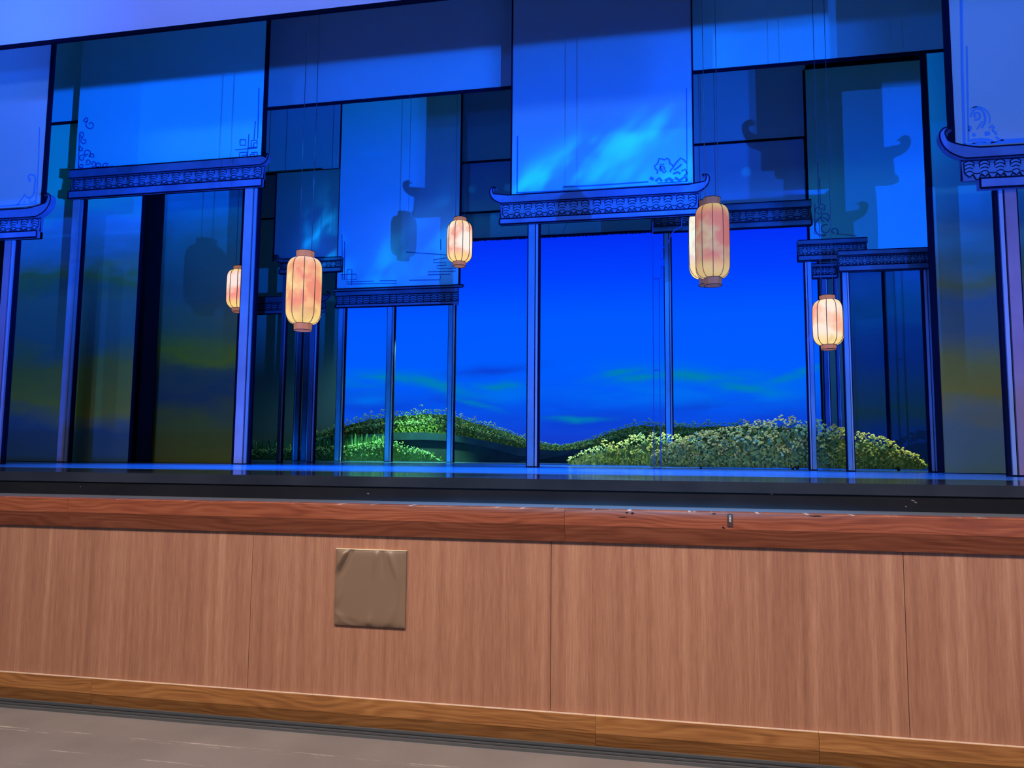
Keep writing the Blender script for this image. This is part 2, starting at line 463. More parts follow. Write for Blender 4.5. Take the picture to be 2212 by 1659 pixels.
# ---- apron ledge, riser, stage floor
LEDGE = mat('ledge_paint', (.12, .13, .17, 1), .32, .6)
g = MB(); g.box(-7, 4.5, YW + .041, 3.90, ZT - .06, ZT - .001)
tag(g.build('trim_2', LEDGE), 'narrow dark ledge behind the oak edging', None, kind='structure')
RISER = mottled_mat('black_riser', (.006, .006, .010, 1), (.011, .011, .016, 1), 2.0, .75)
rs = bpy.data.objects.new('trim_3', None); COL.objects.link(rs); rs.location = (0, 3.9, 0)
tag(rs, 'black painted riser below the stage floor edge', None, kind='structure')
for z0, z1, yo in ((ZT - .06, 1.128, 0), (1.1292, STAGE_Z - .004, .0015)):
    g = MB(); g.box(-7, 4.5, 3.90 + yo, 3.96, z0, z1); g.build('riser_board', RISER, rs)
SCUFF = mat('pale_scuff', (.16, .15, .16, 1), .9)
g = MB()
for px, py, w_ in ((795, 1066, 8), (1662, 1064, 6), (1667, 1067, 5), (1972, 1081, 8), (1978, 1085, 6), (1957, 1094, 4), (173, 1051, 3)):
    x, z = P(px, py, 3.898); s_ = 3.9 / FPX
    g.prism([(x - w_ * s_ / 2, z), (x, z - 1.2 * s_), (x + w_ * s_ / 2, z - 1.5 * s_), (x + w_ * s_ * .1, z + 1.2 * s_)], 3.8985, 3.8995)
tag(g.build('scuff_mark', SCUFF, rs), 'pale scuffs on the riser', None)

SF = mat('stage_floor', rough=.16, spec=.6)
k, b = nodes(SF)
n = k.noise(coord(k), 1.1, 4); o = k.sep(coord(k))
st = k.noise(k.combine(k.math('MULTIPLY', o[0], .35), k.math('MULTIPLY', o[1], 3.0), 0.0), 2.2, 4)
k.put(b.inputs['Base Color'], k.ramp(st, [(.3, (.03, .10, .25, 1)), (.7, (.06, .20, .45, 1))]))  # blue of the stage light put into the black floor's colour
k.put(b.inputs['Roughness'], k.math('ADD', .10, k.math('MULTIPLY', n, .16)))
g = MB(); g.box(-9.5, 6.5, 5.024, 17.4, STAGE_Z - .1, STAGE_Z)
tag(g.build('stage_floor', SF), 'glossy black stage floor with blue light painted into its colour', None, kind='structure')
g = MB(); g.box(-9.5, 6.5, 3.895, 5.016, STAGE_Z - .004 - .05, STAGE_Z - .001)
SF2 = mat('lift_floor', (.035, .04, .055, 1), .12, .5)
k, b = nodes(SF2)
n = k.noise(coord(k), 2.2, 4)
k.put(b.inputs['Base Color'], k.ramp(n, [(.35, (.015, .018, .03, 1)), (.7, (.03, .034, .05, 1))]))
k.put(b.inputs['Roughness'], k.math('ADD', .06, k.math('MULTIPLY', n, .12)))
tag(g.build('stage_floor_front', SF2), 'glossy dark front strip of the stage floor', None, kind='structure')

# ---- stage house shell
g = MB(); g.box(-14, 11, 17.4, 17.6, 0, 13); tag(g.build('wall_back', BLACK), 'black back wall of the stage', None, kind='structure')
g = MB(); g.box(-14.2, -14, 5.6, 17.4, 0, 13); tag(g.build('wall_left', BLACK), 'black side wall of the stage, left', None, kind='structure')
g = MB(); g.box(11, 11.2, 5.6, 17.4, 0, 13); tag(g.build('wall_right', BLACK), 'black side wall of the stage, right', None, kind='structure')

g = MB(); g.box(-14, 11, 5.0, 17.6, 12, 12.2); tag(g.build('ceiling', BLACK), 'black fly loft ceiling over the stage', None, kind='structure')
# ================================================================== SKY CLOTH
SKY = bpy.data.materials.new('sky_screen'); SKY.use_nodes = True
t = SKY.node_tree
for nd in list(t.nodes): t.nodes.remove(nd)
k = NT(t)
out = k.n('ShaderNodeOutputMaterial'); em = k.n('ShaderNodeEmission'); t.links.new(em.outputs[0], out.inputs[0])
YC = 16.0
zb, zt = STAGE_Z, PZ(1400, 440, YC)
o = k.sep(coord(k))      # object origin at stage centre
zz = o[2]
hz = lambda py: PZ(1300, py, YC) - STAGE_Z
grad = k.ramp(k.math('DIVIDE', zz, hz(500)), [(.0, lin(20, 60, 205)), (.1, lin(18, 62, 205)), (.22, lin(4, 84, 238)), (.4, lin(0, 92, 255)), (.62, lin(0, 88, 255)), (.8, lin(0, 66, 255)), (1, lin(2, 44, 245))])
nv = k.combine(k.math('MULTIPLY', o[0], .55), 0.0, k.math('MULTIPLY', zz, 2.0))
n1 = k.noise(nv, .9, 4, .55); n2 = k.noise(k.combine(k.math('MULTIPLY', o[0], .5), 7.0, k.math('MULTIPLY', zz, 2.2)), 1.0, 4)
col = grad
def xz(px, py): x, z = P(px, py, YC); return x, z - STAGE_Z
def swath(pts, w, colr, amt, base):
    """a long painted cloud: gaussian band about a polyline-ish parabola segment"""
    tot = None
    for px, py, rx, rz, tl in pts:
        cx, cz = xz(px, py)
        dx = k.math('SUBTRACT', o[0], cx)
        dz = k.math('ADD', k.math('SUBTRACT', k.math('SUBTRACT', zz, cz), k.math('MULTIPLY', dx, tl)), k.math('MULTIPLY', k.math('SUBTRACT', n1, .5), .5))
        d2 = k.math('ADD', k.math('POWER', k.math('ABSOLUTE', k.math('DIVIDE', dx, rx)), 2.0), k.math('POWER', k.math('ABSOLUTE', k.math('DIVIDE', dz, rz)), 2.0))
        e = k.math('POWER', 2.718, k.math('MULTIPLY', d2, -1.0))
        tot = e if tot is None else k.math('MAXIMUM', tot, e)
    f = k.math('MULTIPLY', k.math('MULTIPLY', tot, amt), k.smooth(n2, .3, .55))
    return k.mix(f, base, colr)
TEAL = lin(0, 128, 178); DEEP = lin(10, 58, 205); SKYB = lin(0, 112, 240)
col = swath([(800, 870, 1.2, .30, -.05), (1250, 905, 1.8, .28, 0), (1650, 905, 1.2, .35, 0), (1000, 868, .8, .16, -.1), (1060, 800, .9, .12, .1), (1560, 880, 1.6, .2, .05)], .3, DEEP, .8, col)
col = swath([(1450, 850, 2.0, .22, 0), (1650, 850, .9, .3, .1), (1090, 850, .8, .2, 0), (800, 860, .6, .14, 0)], .3, SKYB, .8, col)
col = swath([(830, 822, 1.0, .18, -.02), (935, 832, .9, .13, -.22), (1380, 815, .7, .12, .12), (1490, 808, 1.2, .17, -.08), (1340, 805, .6, .10, .2), (1240, 903, .6, .06, .0), (1080, 832, .55, .08, .02), (1720, 808, .6, .09, .3), (1020, 868, .5, .06, -.3), (1600, 835, .7, .1, -.1)], .3, TEAL, .95, col)
k.put(em.inputs['Color'], col); em.inputs['Strength'].default_value = 1.0
g = MB(); g.box(PX(600, 700, YC), PX(1800, 700, YC), YC, YC + .03, STAGE_Z, zt)
oo = g.build('sky_backdrop', SKY, origin=(0, YC, STAGE_Z))
tag(oo, 'glowing deep blue sky backdrop with teal cloud streaks at the rear of the stage', 'backdrop')

# ================================================================== DROPS (hanging painted cloths)
EDGE = DARK
CEIL = 12.0
WIRE = mat('hanging_wire', (.02, .03, .06, 1), .6)
def drop(name, label, Y, x0, x1, z0, z1, mt, edges='', ew=.03, cat='drop', group=None, lines=(), lw=3, linemat=None, th=.02):
    """flat hanging cloth; edges: letters l r t b for dark webbing sewn on"""
    t = thing(name, label, cat, ((x0 + x1) / 2, Y, z0), group or {'leg': 'hanging leg cloths', 'header': 'hanging header cloths'}.get(cat, 'hanging painted drops'))
    g = MB(); g.box(x0, x1, Y, Y + th, z0, z1); g.build('cloth', mt, t)
    for e in edges:
        g = MB()
        if e == 'l': g.box(x0 - ew, x0, Y - .006, Y + th, z0, z1)
        if e == 'r': g.box(x1, x1 + ew, Y - .006, Y + th, z0, z1)
        if e == 't': g.box(x0, x1, Y - .006, Y + th, z1, z1 + ew)
        if e == 'b': g.box(x0, x1, Y - .006, Y + th, z0 - ew, z0)
        g.build('edge_webbing', EDGE, t)
    if z0 > STAGE_Z + .1:
        for q in (.12, .88):
            g = MB(); xx = x0 + (x1 - x0) * q; g.tube([(xx, Y + th / 2, z1 - .01), (xx, Y + th / 2, CEIL)], .004, 4); g.build('hanging_wire', WIRE, t)
    if lines:
        g = MB(); s_ = Y / FPX
        for ln in lines:
            w_ = lw
            if isinstance(ln[0], (int, float)): w_, ln = ln[0], ln[1:]
            g.strip([P(px, py, Y) for px, py in ln], w_ * s_, Y - .001)
        g.build('corner_ornament', linemat or ORN, t)
    return t
ORN = mat('ornament_paint', (.10, .22, .50, 1), .9, .05)
ORN_D = mat('ornament_paint_dark', (.04, .12, .45, 1), .9, .05)

def circ(cx, cy, r, a0=0, a1=360, n=14, ry=None):
    ry = ry or r
    return [(cx + r * math.cos(math.radians(a0 + (a1 - a0) * i / n)), cy + ry * math.sin(math.radians(a0 + (a1 - a0) * i / n))) for i in range(n + 1)]
def spiral(cx, cy, r0, r1, a0, a1, n=26):
    return [(cx + (r0 + (r1 - r0) * i / n) * math.cos(math.radians(a0 + (a1 - a0) * i / n)), cy + (r0 + (r1 - r0) * i / n) * math.sin(math.radians(a0 + (a1 - a0) * i / n))) for i in range(n + 1)]

WHITE_V = cloth_mat('front_drop_paint', [(0, (.46, .36, .40, 1)), (1, (.50, .46, .50, 1))], .6, .3)
HEADF = cloth_mat('front_header_paint', [(0, (.80, .60, .90, 1)), (1, (.80, .62, .90, 1))], .6, .3)
PALE = cloth_mat('pale_blue_paint', [(0, (.16, .72, .80, 1)), (.6, (.18, .70, .80, 1)), (1, (.30, .62, .60, 1))], .6, .3)
L1, L2, LC, LH, LM, LP, LR = 6.19, 7.95, 8.2, 8.6, 13.4, 12.54, 12.36

# front header across the top
YH0 = 5.45
zb = (PZ(100, 83, YH0) + PZ(577, 38.5, YH0)) / 2
drop('front_header', 'wide pale blue header cloth across the top left of the stage', YH0, PX(-700, 60, YH0), 5.2, zb, zb + 2.2, HEADF, 'b', .03, 'header')

# left and right front drops
xr = PX(100, 270, L1)
drop('front_drop', 'pale violet front drop at the far left with a hooked corner scroll', L1, PX(-420, 270, L1), xr, PZ(50, 447, L1), PZ(50, 447, L1) + 3.4, WHITE_V, 'r', .04,
     lines=[[2.5, (86, 275), (84, 340), (81, 400), (78, 440)], [3, (0, 446), (40, 443), (78, 440)],
            [4, (62, 392), (66, 391), (66, 388), (62, 386), (62, 380), (67, 377), (75, 379), (77, 386), (75, 405), (74, 418), (69, 426), (62, 428), (57, 425), (54, 420), (50, 427), (45, 433), (42, 439), (37, 443)],
            [3, (77, 434), (70, 438), (64, 436), (65, 430)], [2, (50, 439), (53, 435), (56, 437)]])
xl = PX(2056, 150, L1)
drop('front_drop', 'pale violet front drop at the far right with a spiral corner scroll', L1, xl, PX(2500, 150, L1), PZ(2140, 316, L1), PZ(2140, 316, L1) + 3.0, WHITE_V, 'l', .045,
     lines=[[5, (2076, 0), (2078, 150), (2083, 312)], [3, (2088, 100), (2092, 308)], [5, (2083, 313), (2150, 309), (2212, 305)], [3, (2140, 309), (2165, 303), (2212, 300)],
            [4] + spiral(2109, 250, 3, 10, 90, 480), [4] + circ(2112, 257, 16, 190, 420, 16, 22), [2.5] + circ(2110, 258, 28, 250, 380, 12, 27), [2.5] + circ(2112, 246, 20, 215, 265, 6, 15),
            [6, (2094, 272), (2096, 278), (2093, 284)], [7, (2100, 293), (2107, 291)], [9, (2127, 290), (2138, 288)], [4, (2136, 277), (2143, 271), (2147, 275), (2144, 281), (2150, 287), (2153, 292)],
            [5, (2094, 305), (2105, 302), (2120, 301), (2134, 302), (2146, 306)], [4, (2100, 310), (2115, 306), (2130, 307)], [4, (2150, 296), (2160, 302), (2168, 304)], [3, (2110, 280), (2118, 268), (2122, 262)]])

# left-of-centre big drop
xl, xr = PX(166, 300, L2), PX(566, 300, L2)
def fret(px, py, s): return [(px, py), (px + s, py), (px + s, py + s), (px, py + s), (px, py)]
LO = []
random.seed(3)
for cx, cy, r in ((176, 290, 7), (196, 270, 11), (186, 258, 6), (182, 305, 8), (176, 322, 6), (188, 331, 9), (198, 337, 6), (178, 342, 8), (190, 350, 7), (202, 354, 7), (212, 358, 7), (176, 358, 6), (228, 359, 7)):
    a = random.uniform(0, 360); LO.append([3] + spiral(cx, cy, r * .3, r, a, a + 400, 14))
LO += [[2.5, (172, 290), (170, 365)], [2.5, (170, 365), (245, 359)],
       [2.5, (560, 190), (557, 300)], [2.5, (552, 262), (549, 302)], [2.5, (538, 290), (535, 340)], [2.5, (508, 324), (556, 320)], [3] + fret(519, 302, 12),
       [3, (543, 318), (543, 304), (556, 303), (556, 308)], [3, (536, 320), (556, 318), (556, 309), (549, 309), (548, 320)], [3, (518, 342), (518, 330), (534, 329), (534, 341)], [3, (524, 341), (524, 336), (534, 335)],
       [3, (543, 330), (556, 329), (556, 341)], [3, (541, 340), (541, 334), (550, 333), (550, 340), (541, 340)], [2.5, (430, 352), (556, 343)], [2.5, (250, 364), (430, 352)]]
drop('painted_drop', 'large blue drop left of centre with square fretwork in its lower right corner', L2, xl, xr, PZ(360, 358, L2), PZ(360, 358, L2) + 3.1, PALE, 'r', .045, lines=LO, linemat=ORN_D)

# centre drop
xl, xr = PX(1107, 250, LC), PX(1495, 250, LC)
CENTRE = cloth_mat('centre_drop_paint', [(0, (.12, .42, .58, 1)), (.3, (.24, .34, .48, 1)), (.6, (.30, .32, .36, 1)), (1, (.34, .36, .28, 1))], .5, .25)
LO = [[3, (1118, 294), (1117, 417)], [3.5, (1115, 417), (1300, 409), (1494, 396)], [3.5, (1217, 404), (1300, 400), (1400, 393)], [2, (1483, 190), (1484, 390)],
      [3.5] + [(1434 + (18 + 3 * math.sin(i * 1.9)) * math.cos(i * .3), 362 + (19 + 3 * math.sin(i * 1.9)) * math.sin(i * .3)) for i in range(8, 24)], [3] + [(1434 + (9 + 2 * math.sin(i * 2.1)) * math.cos(i * .4), 363 + (9 + 2 * math.sin(i * 2.1)) * math.sin(i * .4)) for i in range(2, 13)], [3] + spiral(1430, 364, 1, 6, 0, 400, 14),
      [3.5, (1455, 360), (1462, 350), (1470, 342), (1478, 346), (1483, 353)], [3.5, (1456, 368), (1466, 361), (1472, 355)], [5, (1454, 376), (1464, 372), (1470, 376)], [4, (1472, 370), (1480, 366), (1484, 374), (1478, 380)],
      [7, (1404, 384), (1412, 388)], [6, (1416, 392), (1424, 385), (1430, 392)], [7, (1436, 391), (1446, 386), (1454, 392)], [6, (1458, 384), (1468, 390), (1480, 382), (1484, 392)], [3, (1420, 396), (1484, 392)]]
zc = PZ(1300, 414, LC)
drop('painted_drop', 'tall centre drop with bright cloud patches above the centre eave', LC, xl, xr, zc, zc + 3.3, CENTRE, 'lr', .018, lines=LO, linemat=ORN_D)

# headers behind the centre drop
HEAD = cloth_mat('header_paint', [(0, (.36, .36, .42, 1)), (.5, (.30, .34, .38, 1)), (1, (.28, .30, .34, 1))], .4, .3)
za = (PZ(577, 228, LH) + PZ(1105, 190, LH)) / 2
drop('rear_header', 'dusky blue header between the left and centre drops', LH, PX(560, 200, LH), PX(1180, 150, LH), za, za + 2.4, HEAD, 'b', .035, 'header')
HEADR = cloth_mat('right_header_paint', [(0, (.30, .62, .62, 1)), (1, (.28, .45, .50, 1))], .4, .3)
za = (PZ(1497, 153, LH) + PZ(2046, 105, LH)) / 2
drop('rear_header', 'dusky blue header with a bright lower band right of the centre drop', LH, PX(1420, 130, LH), PX(2120, 80, LH), za, za + 2.4, HEADR, 'b', .035, 'header')

# middle tall drop (rear)
xl, xr = PX(734, 420, LM), PX(993, 420, LM)
MID = cloth_mat('middle_drop_paint', [(0, (.30, .75, .95, 1)), (.3, (.36, .66, .95, 1)), (.65, (.30, .66, .80, 1)), (1, (.20, .65, .50, 1))], .5, .15)
def c2(x, y): return (700 + x * .1537, 560 + y * .1537)
LO = [[2, c2(255, -350), c2(258, 285), c2(455, 285), c2(455, 210), c2(235, 214)], [2, c2(290, -250), c2(290, 285)], [2, c2(325, 145), c2(392, 145), c2(388, 370)], [2, c2(325, 145), c2(322, 350), c2(1020, 340)],
      [2, c2(322, 320), c2(700, 308)], [2, c2(780, 304), c2(1020, 302)], [2, c2(1195, 296), c2(1635, 290), c2(1635, 235)],
      [2, c2(1150, -100), c2(1720, -60), c2(1720, -20), c2(1535, 10), c2(1540, 48), c2(1720, 50), c2(1720, 85), c2(1585, 92), c2(1590, 130), c2(1850, 130), c2(1850, 168), c2(1460, 178), c2(1460, 220), c2(1775, 212)], [2, c2(1640, -280), c2(1640, -130)]]
zm = (PZ(735, 622, LM) + PZ(992, 618, LM)) / 2
zt_ = (PZ(738, 222, LM) + PZ(997, 205, LM)) / 2
drop('painted_drop', 'tall slim teal to blue drop with a geometric line border', LM, xl, xr, zm, zt_, MID, 'lrt', .035, lines=LO, linemat=ORN_D)

# far pieces left of the middle drop
FARD = cloth_mat('far_dark_paint', [(0, (.12, .20, .20, 1)), (.4, (.10, .26, .25, 1)), (1, (.16, .34, .34, 1))], .8, .4)
YQ = 14.9
drop('dark_leg_drop', 'dark teal rear cloth between the left post and middle drop', YQ, PX(520, 700, YQ), PX(742, 700, YQ), STAGE_Z, PZ(650, 300, YQ), FARD, 'r', .03)
YQ = 10.6
FOUNT = cloth_mat('fountain_paint', [(0, (.12, .20, .26, 1)), (.5, (.10, .18, .18, 1)), (1, (.06, .15, .12, 1))], .6, .2)
drop('small_drop', 'small dusky drop with bright fountain shapes behind the big lantern', YQ, PX(596, 460, YQ), PX(730, 460, YQ), PZ(660, 562, YQ), PZ(660, 370, YQ), FOUNT, 'l', .025)
YQ = 12.0
GREY = cloth_mat('grey_teal_paint', [(0, (.16, .34, .34, 1)), (1, (.14, .24, .40, 1))], .6, .3)
z0 = PZ(650, 369, YQ)
drop('short_header', 'short dark teal header below the rear header, left of the middle drop', YQ, PX(560, 300, YQ), PX(733, 300, YQ), z0, z0 + 2.2, GREY, 'b', .035, 'header')
YQ = 13.0
z0 = PZ(580, 471, YQ)
drop('short_header', 'narrow dark header piece beside the left post', YQ, PX(545, 420, YQ), PX(640, 420, YQ), z0, PZ(580, 366, YQ), GREY, 'b', .03, 'header')
# right of the middle drop
YQ = 13.7
z0 = PZ(1052, 346, YQ)
drop('short_header', 'dark teal header piece between the middle and centre drops', YQ, PX(985, 270, YQ), PX(1180, 270, YQ), z0, z0 + 2.2, GREY, 'b', .035, 'header')
YQ = 13.9
z0 = PZ(1045, 456, YQ)
drop('short_header', 'blue header piece with round light dots behind the centre eave', YQ, PX(985, 400, YQ), PX(1180, 400, YQ), z0, PZ(1052, 340, YQ), GREY, 'b', .035, 'header')
YQ = 14.2
z0 = (PZ(1030, 519, YQ) + PZ(1400, 498, YQ)) / 2
tb = drop('short_header', 'long dark teal header with a beaded hem above the sky', YQ, PX(985, 490, YQ), PX(1770, 470, YQ), z0, z0 + 1.0, FARD, '', .035, 'header')
random.seed(5)
g = MB()
x = PX(1018, 519, YQ)
while x < PX(1420, 498, YQ):
    w_ = random.uniform(.03, .07)
    g.prism([(x, z0 + .02), (x + w_ * .2, z0 - random.uniform(.02, .035)), (x + w_ * .8, z0 - random.uniform(.02, .035)), (x + w_, z0 + .02)], YQ - .02, YQ + .02)
    x += w_ * .8
hem = g.build('beaded_hem', DARK, tb); hem['kind'] = 'stuff'

# panels right of the centre drop
z1 = (PZ(1497, 308, LP) + PZ(1740, 297, LP)) / 2
BLUEG = cloth_mat('steel_blue_paint', [(0, (.30, .52, .70, 1)), (1, (.20, .42, .50, 1))], .5, .3)
BLUEG2 = cloth_mat('clear_blue_paint', [(0, (.26, .46, .80, 1)), (1, (.30, .50, .75, 1))], .5, .3)
drop('square_drop', 'upper of two square blue drops right of the centre drop', LP, PX(1440, 230, LP), PX(1742, 230, LP), z1, z1 + 2.2, BLUEG, 'b', .035)
drop('square_drop', 'lower of two square blue drops, just right of the centre eave', LP + .15, PX(1440, 380, LP), PX(1742, 380, LP), PZ(1640, 445, LP), z1 + .05, BLUEG2, '', .035)
# tall right drop
xl, xr = PX(1744, 330, LR), PX(2001, 330, LR)
RIGHT = cloth_mat('right_drop_paint', [(0, (.16, .80, .90, 1)), (.5, (.18, .76, .88, 1)), (.8, (.26, .66, .70, 1)), (1, (.22, .60, .45, 1))], .5, .12)
LO = [[2, (1766, 352), (1768, 440)], [2, (1770, 385), (1772, 440)], [2] + spiral(1774, 448, 3, 9, 0, 420), [2.5] + circ(1782, 470, 9, 100, 400), [2.5] + circ(1776, 490, 16, 60, 330, 14, 20), [2.5] + circ(1783, 494, 9, 0, 300), [2.5] + spiral(1802, 500, 3, 9, 60, 420),
      [2, (1760, 440), (1760, 505), (1785, 508)], [2, (1808, 505), (1850, 510)], [2] + circ(1768, 455, 7, 0, 300)]
drop('painted_drop', 'tall blue drop at right crossed by eave shaped shadows', LR, xl, xr, PZ(1880, 550, LR), (PZ(1742, 150, LR) + PZ(1993, 130, LR)) / 2, RIGHT, 'lt', .035, lines=LO, linemat=ORN)

# cloud painted leg cloths
def cloud_mat(name, seed, dark=1.0, bands=None):  # clouds, with the projector beam's fade from blue to dark painted in
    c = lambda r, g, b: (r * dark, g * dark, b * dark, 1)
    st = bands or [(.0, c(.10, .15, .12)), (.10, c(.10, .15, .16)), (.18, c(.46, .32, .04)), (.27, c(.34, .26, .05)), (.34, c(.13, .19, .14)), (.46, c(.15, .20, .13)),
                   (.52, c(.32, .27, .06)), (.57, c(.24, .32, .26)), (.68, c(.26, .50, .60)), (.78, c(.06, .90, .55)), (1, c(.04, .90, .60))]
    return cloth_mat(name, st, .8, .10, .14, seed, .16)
YCL = 8.35
drop('cloud_leg', 'cloud painted leg cloth on the far left with olive streaks and a blue edge', YCL, PX(18, 900, YCL), PX(293, 700, YCL), STAGE_Z + .006, PZ(135, 263, YCL), cloud_mat('cloud_paint_left', 1.0, 1.0), 'r', .03, 'leg')
drop('small_drop', 'small blue drop in the gap beside the far left front drop', YCL - .06, PX(60, 200, YCL), PX(230, 200, YCL), PZ(135, 263, YCL - .06), PZ(135, 263, YCL) + 2, PALE, 'b', .03)
drop('dark_gap_sheet', 'black sheet added for the dark void between the two left cloud cloths', YCL + .16, PX(260, 700, YCL + .16), PX(340, 700, YCL + .16), STAGE_Z + .004, PZ(300, 300, YCL), BLACK, '', .02, 'leg')  # black sheet painted in where the gap is only dark
drop('dark_gap_sheet', 'black sheet added for the dark gap behind the far left post', YCL + .12, PX(-260, 900, YCL + .12), PX(60, 900, YCL), STAGE_Z + .004, PZ(30, 400, YCL), BLACK, '', .02, 'leg')  # another black sheet in place of an unlit gap
YPD = 8.63
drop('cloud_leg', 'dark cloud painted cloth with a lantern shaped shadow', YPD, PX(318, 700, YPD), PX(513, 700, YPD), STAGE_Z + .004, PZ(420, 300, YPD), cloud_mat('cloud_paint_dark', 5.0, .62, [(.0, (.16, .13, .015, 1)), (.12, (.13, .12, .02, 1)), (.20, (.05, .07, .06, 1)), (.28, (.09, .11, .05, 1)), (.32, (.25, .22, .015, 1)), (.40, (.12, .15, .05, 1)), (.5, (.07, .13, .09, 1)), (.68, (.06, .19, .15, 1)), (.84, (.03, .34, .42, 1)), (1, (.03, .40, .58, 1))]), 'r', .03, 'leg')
YRL = 7.2
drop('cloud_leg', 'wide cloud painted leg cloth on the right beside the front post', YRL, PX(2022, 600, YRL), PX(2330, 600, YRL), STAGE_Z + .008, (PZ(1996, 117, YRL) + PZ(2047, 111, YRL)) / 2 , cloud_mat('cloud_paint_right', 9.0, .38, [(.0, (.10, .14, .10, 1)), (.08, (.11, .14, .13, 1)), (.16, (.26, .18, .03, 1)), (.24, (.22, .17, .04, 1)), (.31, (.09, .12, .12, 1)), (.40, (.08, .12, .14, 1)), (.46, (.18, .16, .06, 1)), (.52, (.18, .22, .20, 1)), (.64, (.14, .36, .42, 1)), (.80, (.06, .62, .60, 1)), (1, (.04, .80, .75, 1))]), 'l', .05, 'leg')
YB = 14.4
RB = [(.0, (.05, .09, .09, 1)), (.15, (.06, .10, .14, 1)), (.25, (.13, .15, .06, 1)), (.34, (.10, .14, .10, 1)), (.5, (.06, .12, .17, 1)), (.62, (.05, .15, .20, 1)), (.75, (.05, .26, .26, 1)), (.88, (.08, .30, .42, 1)), (1, (.10, .34, .55, 1))]
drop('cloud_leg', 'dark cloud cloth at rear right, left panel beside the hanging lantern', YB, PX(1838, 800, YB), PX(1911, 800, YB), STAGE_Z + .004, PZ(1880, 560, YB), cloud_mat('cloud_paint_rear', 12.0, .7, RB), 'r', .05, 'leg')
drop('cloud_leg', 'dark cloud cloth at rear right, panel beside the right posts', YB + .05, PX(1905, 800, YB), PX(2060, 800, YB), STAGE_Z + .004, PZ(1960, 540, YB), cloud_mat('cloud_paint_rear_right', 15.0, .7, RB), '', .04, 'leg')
drop('dark_leg_drop', 'narrow dark teal cloth behind the lantern at right', YB + .1, PX(1778, 800, YB), PX(1850, 800, YB), STAGE_Z + .004, PZ(1800, 560, YB), FARD, 'l', .03, 'leg')

# ================================================================== GATES (painted cut-out eaves on posts)
def horn(x, zb_, zt_, s, sx, drop_=1.0):
    """upturned ridge end as an outline from the ridge underside round the tip to its top; sx = +1 right, -1 left"""
    out = []
    def bez(a, b, c, n):
        for i in range(n + 1):
            q = i / n
            out.append((a[0] * (1 - q) ** 2 + 2 * b[0] * q * (1 - q) + c[0] * q * q, a[1] * (1 - q) ** 2 + 2 * b[1] * q * (1 - q) + c[1] * q * q))
    h = zt_ - zb_
    bez((0, 0), (s * .85, s * .25), (s * .92, s * .95), 7)
    bez((s * .90, s * 1.12), (s * .72, s * 1.42), (s * .42, s * 1.26), 5)
    out.append((s * .44, s * 1.20))
    bez((s * .58, s * 1.26), (s * .74, s * 1.20), (s * .70, s * 1.02), 4)
    bez((s * .62, s * .78), (s * .28, h + s * .12), (-s * .55, h), 6)
    return [(x + sx * a, zb_ + c) for a, c in out]

def barrel_tile(w, h, lw, style, tile=None):
    g = MB(); d = w * .11
    N = 8
    us = [-.5 + i / N for i in range(N + 1)]
    if style == 'A':
        top = lambda u: -.10 + .10 * math.cos(math.pi * u)
        mid = lambda u: -.70 + .08 * math.cos(math.pi * u)
        def bot(u):
            a = abs(2 * u)
            return -.70 - .30 * (1 - a) ** .75 if a < 1 else -.70
        wid = lambda v: 1.0 - .12 * max(0, -v)
    else:
        top = lambda u: 0.0
        mid = lambda u: -.6 + .1 * math.cos(math.pi * u)
        bot = lambda u: -1.0
        wid = lambda v: 1.0
    def pt(u, v, e=0.0): return (u * w * wid(v), -d * math.cos(math.pi * u) - e, v * h)
    rows = [[pt(u, top(u)) for u in us], [pt(u, mid(u)) for u in us], [pt(u, bot(u)) for u in us]]
    vs = [p for r in rows for p in r]; n = N + 1
    g.add(vs, [(r * n + i, r * n + i + 1, (r + 1) * n + i + 1, (r + 1) * n + i) for r in range(2) for i in range(N)], 0)
    e = .0015
    def sl(pts): g.strip([(p[0], p[1] - e, p[2]) for p in pts], lw, 0, 1, th=0)
    if style == 'A':
        for q in (0.0, .2, .42, .64):
            sl([pt(u, -.10 + .10 * math.cos(math.pi * u) - q) for u in us])
        sl([pt(u, bot(u)) for u in us])
        sl([pt(-.5, -.1), pt(-.5, -.4), pt(-.5, -.7)]); sl([pt(.5, -.1), pt(.5, -.4), pt(.5, -.7)])
    else:
        for q in (.22, .5, .78):
            sl([pt(u, -q + .12 * math.cos(math.pi * u) - .05) for u in us])
        sl([pt(-.5, 0), pt(-.5, -1)]); sl([pt(.5, 0), pt(.5, -1)])
    return g.mesh('roof_tile', [tile or TILE, DARK], smooth=False)
def pan_tile(w, h, lw, tile=None):
    g = MB(); N = 6
    us = [-.5 + i / N for i in range(N + 1)]
    bot = lambda u: -.72 - .36 * math.cos(math.pi * u)
    vs = [(u * w, -.008 + .006 * math.cos(math.pi * u), -.08 * h) for u in us] + [(u * w, -.010, bot(u) * h) for u in us]
    n = N + 1
    g.add(vs, [(i, i + 1, n + i + 1, n + i) for i in range(N)], 0)
    g.strip([(u * w, -.0115, bot(u) * h) for u in us], lw, 0, 1, th=0)
    g.strip([(u * w, -.0115, (-.70 + .05 * abs(2 * u)) * h) for u in us], lw, 0, 1, th=0)
    return g.mesh('pan_tile', [tile or TILE, DARK])

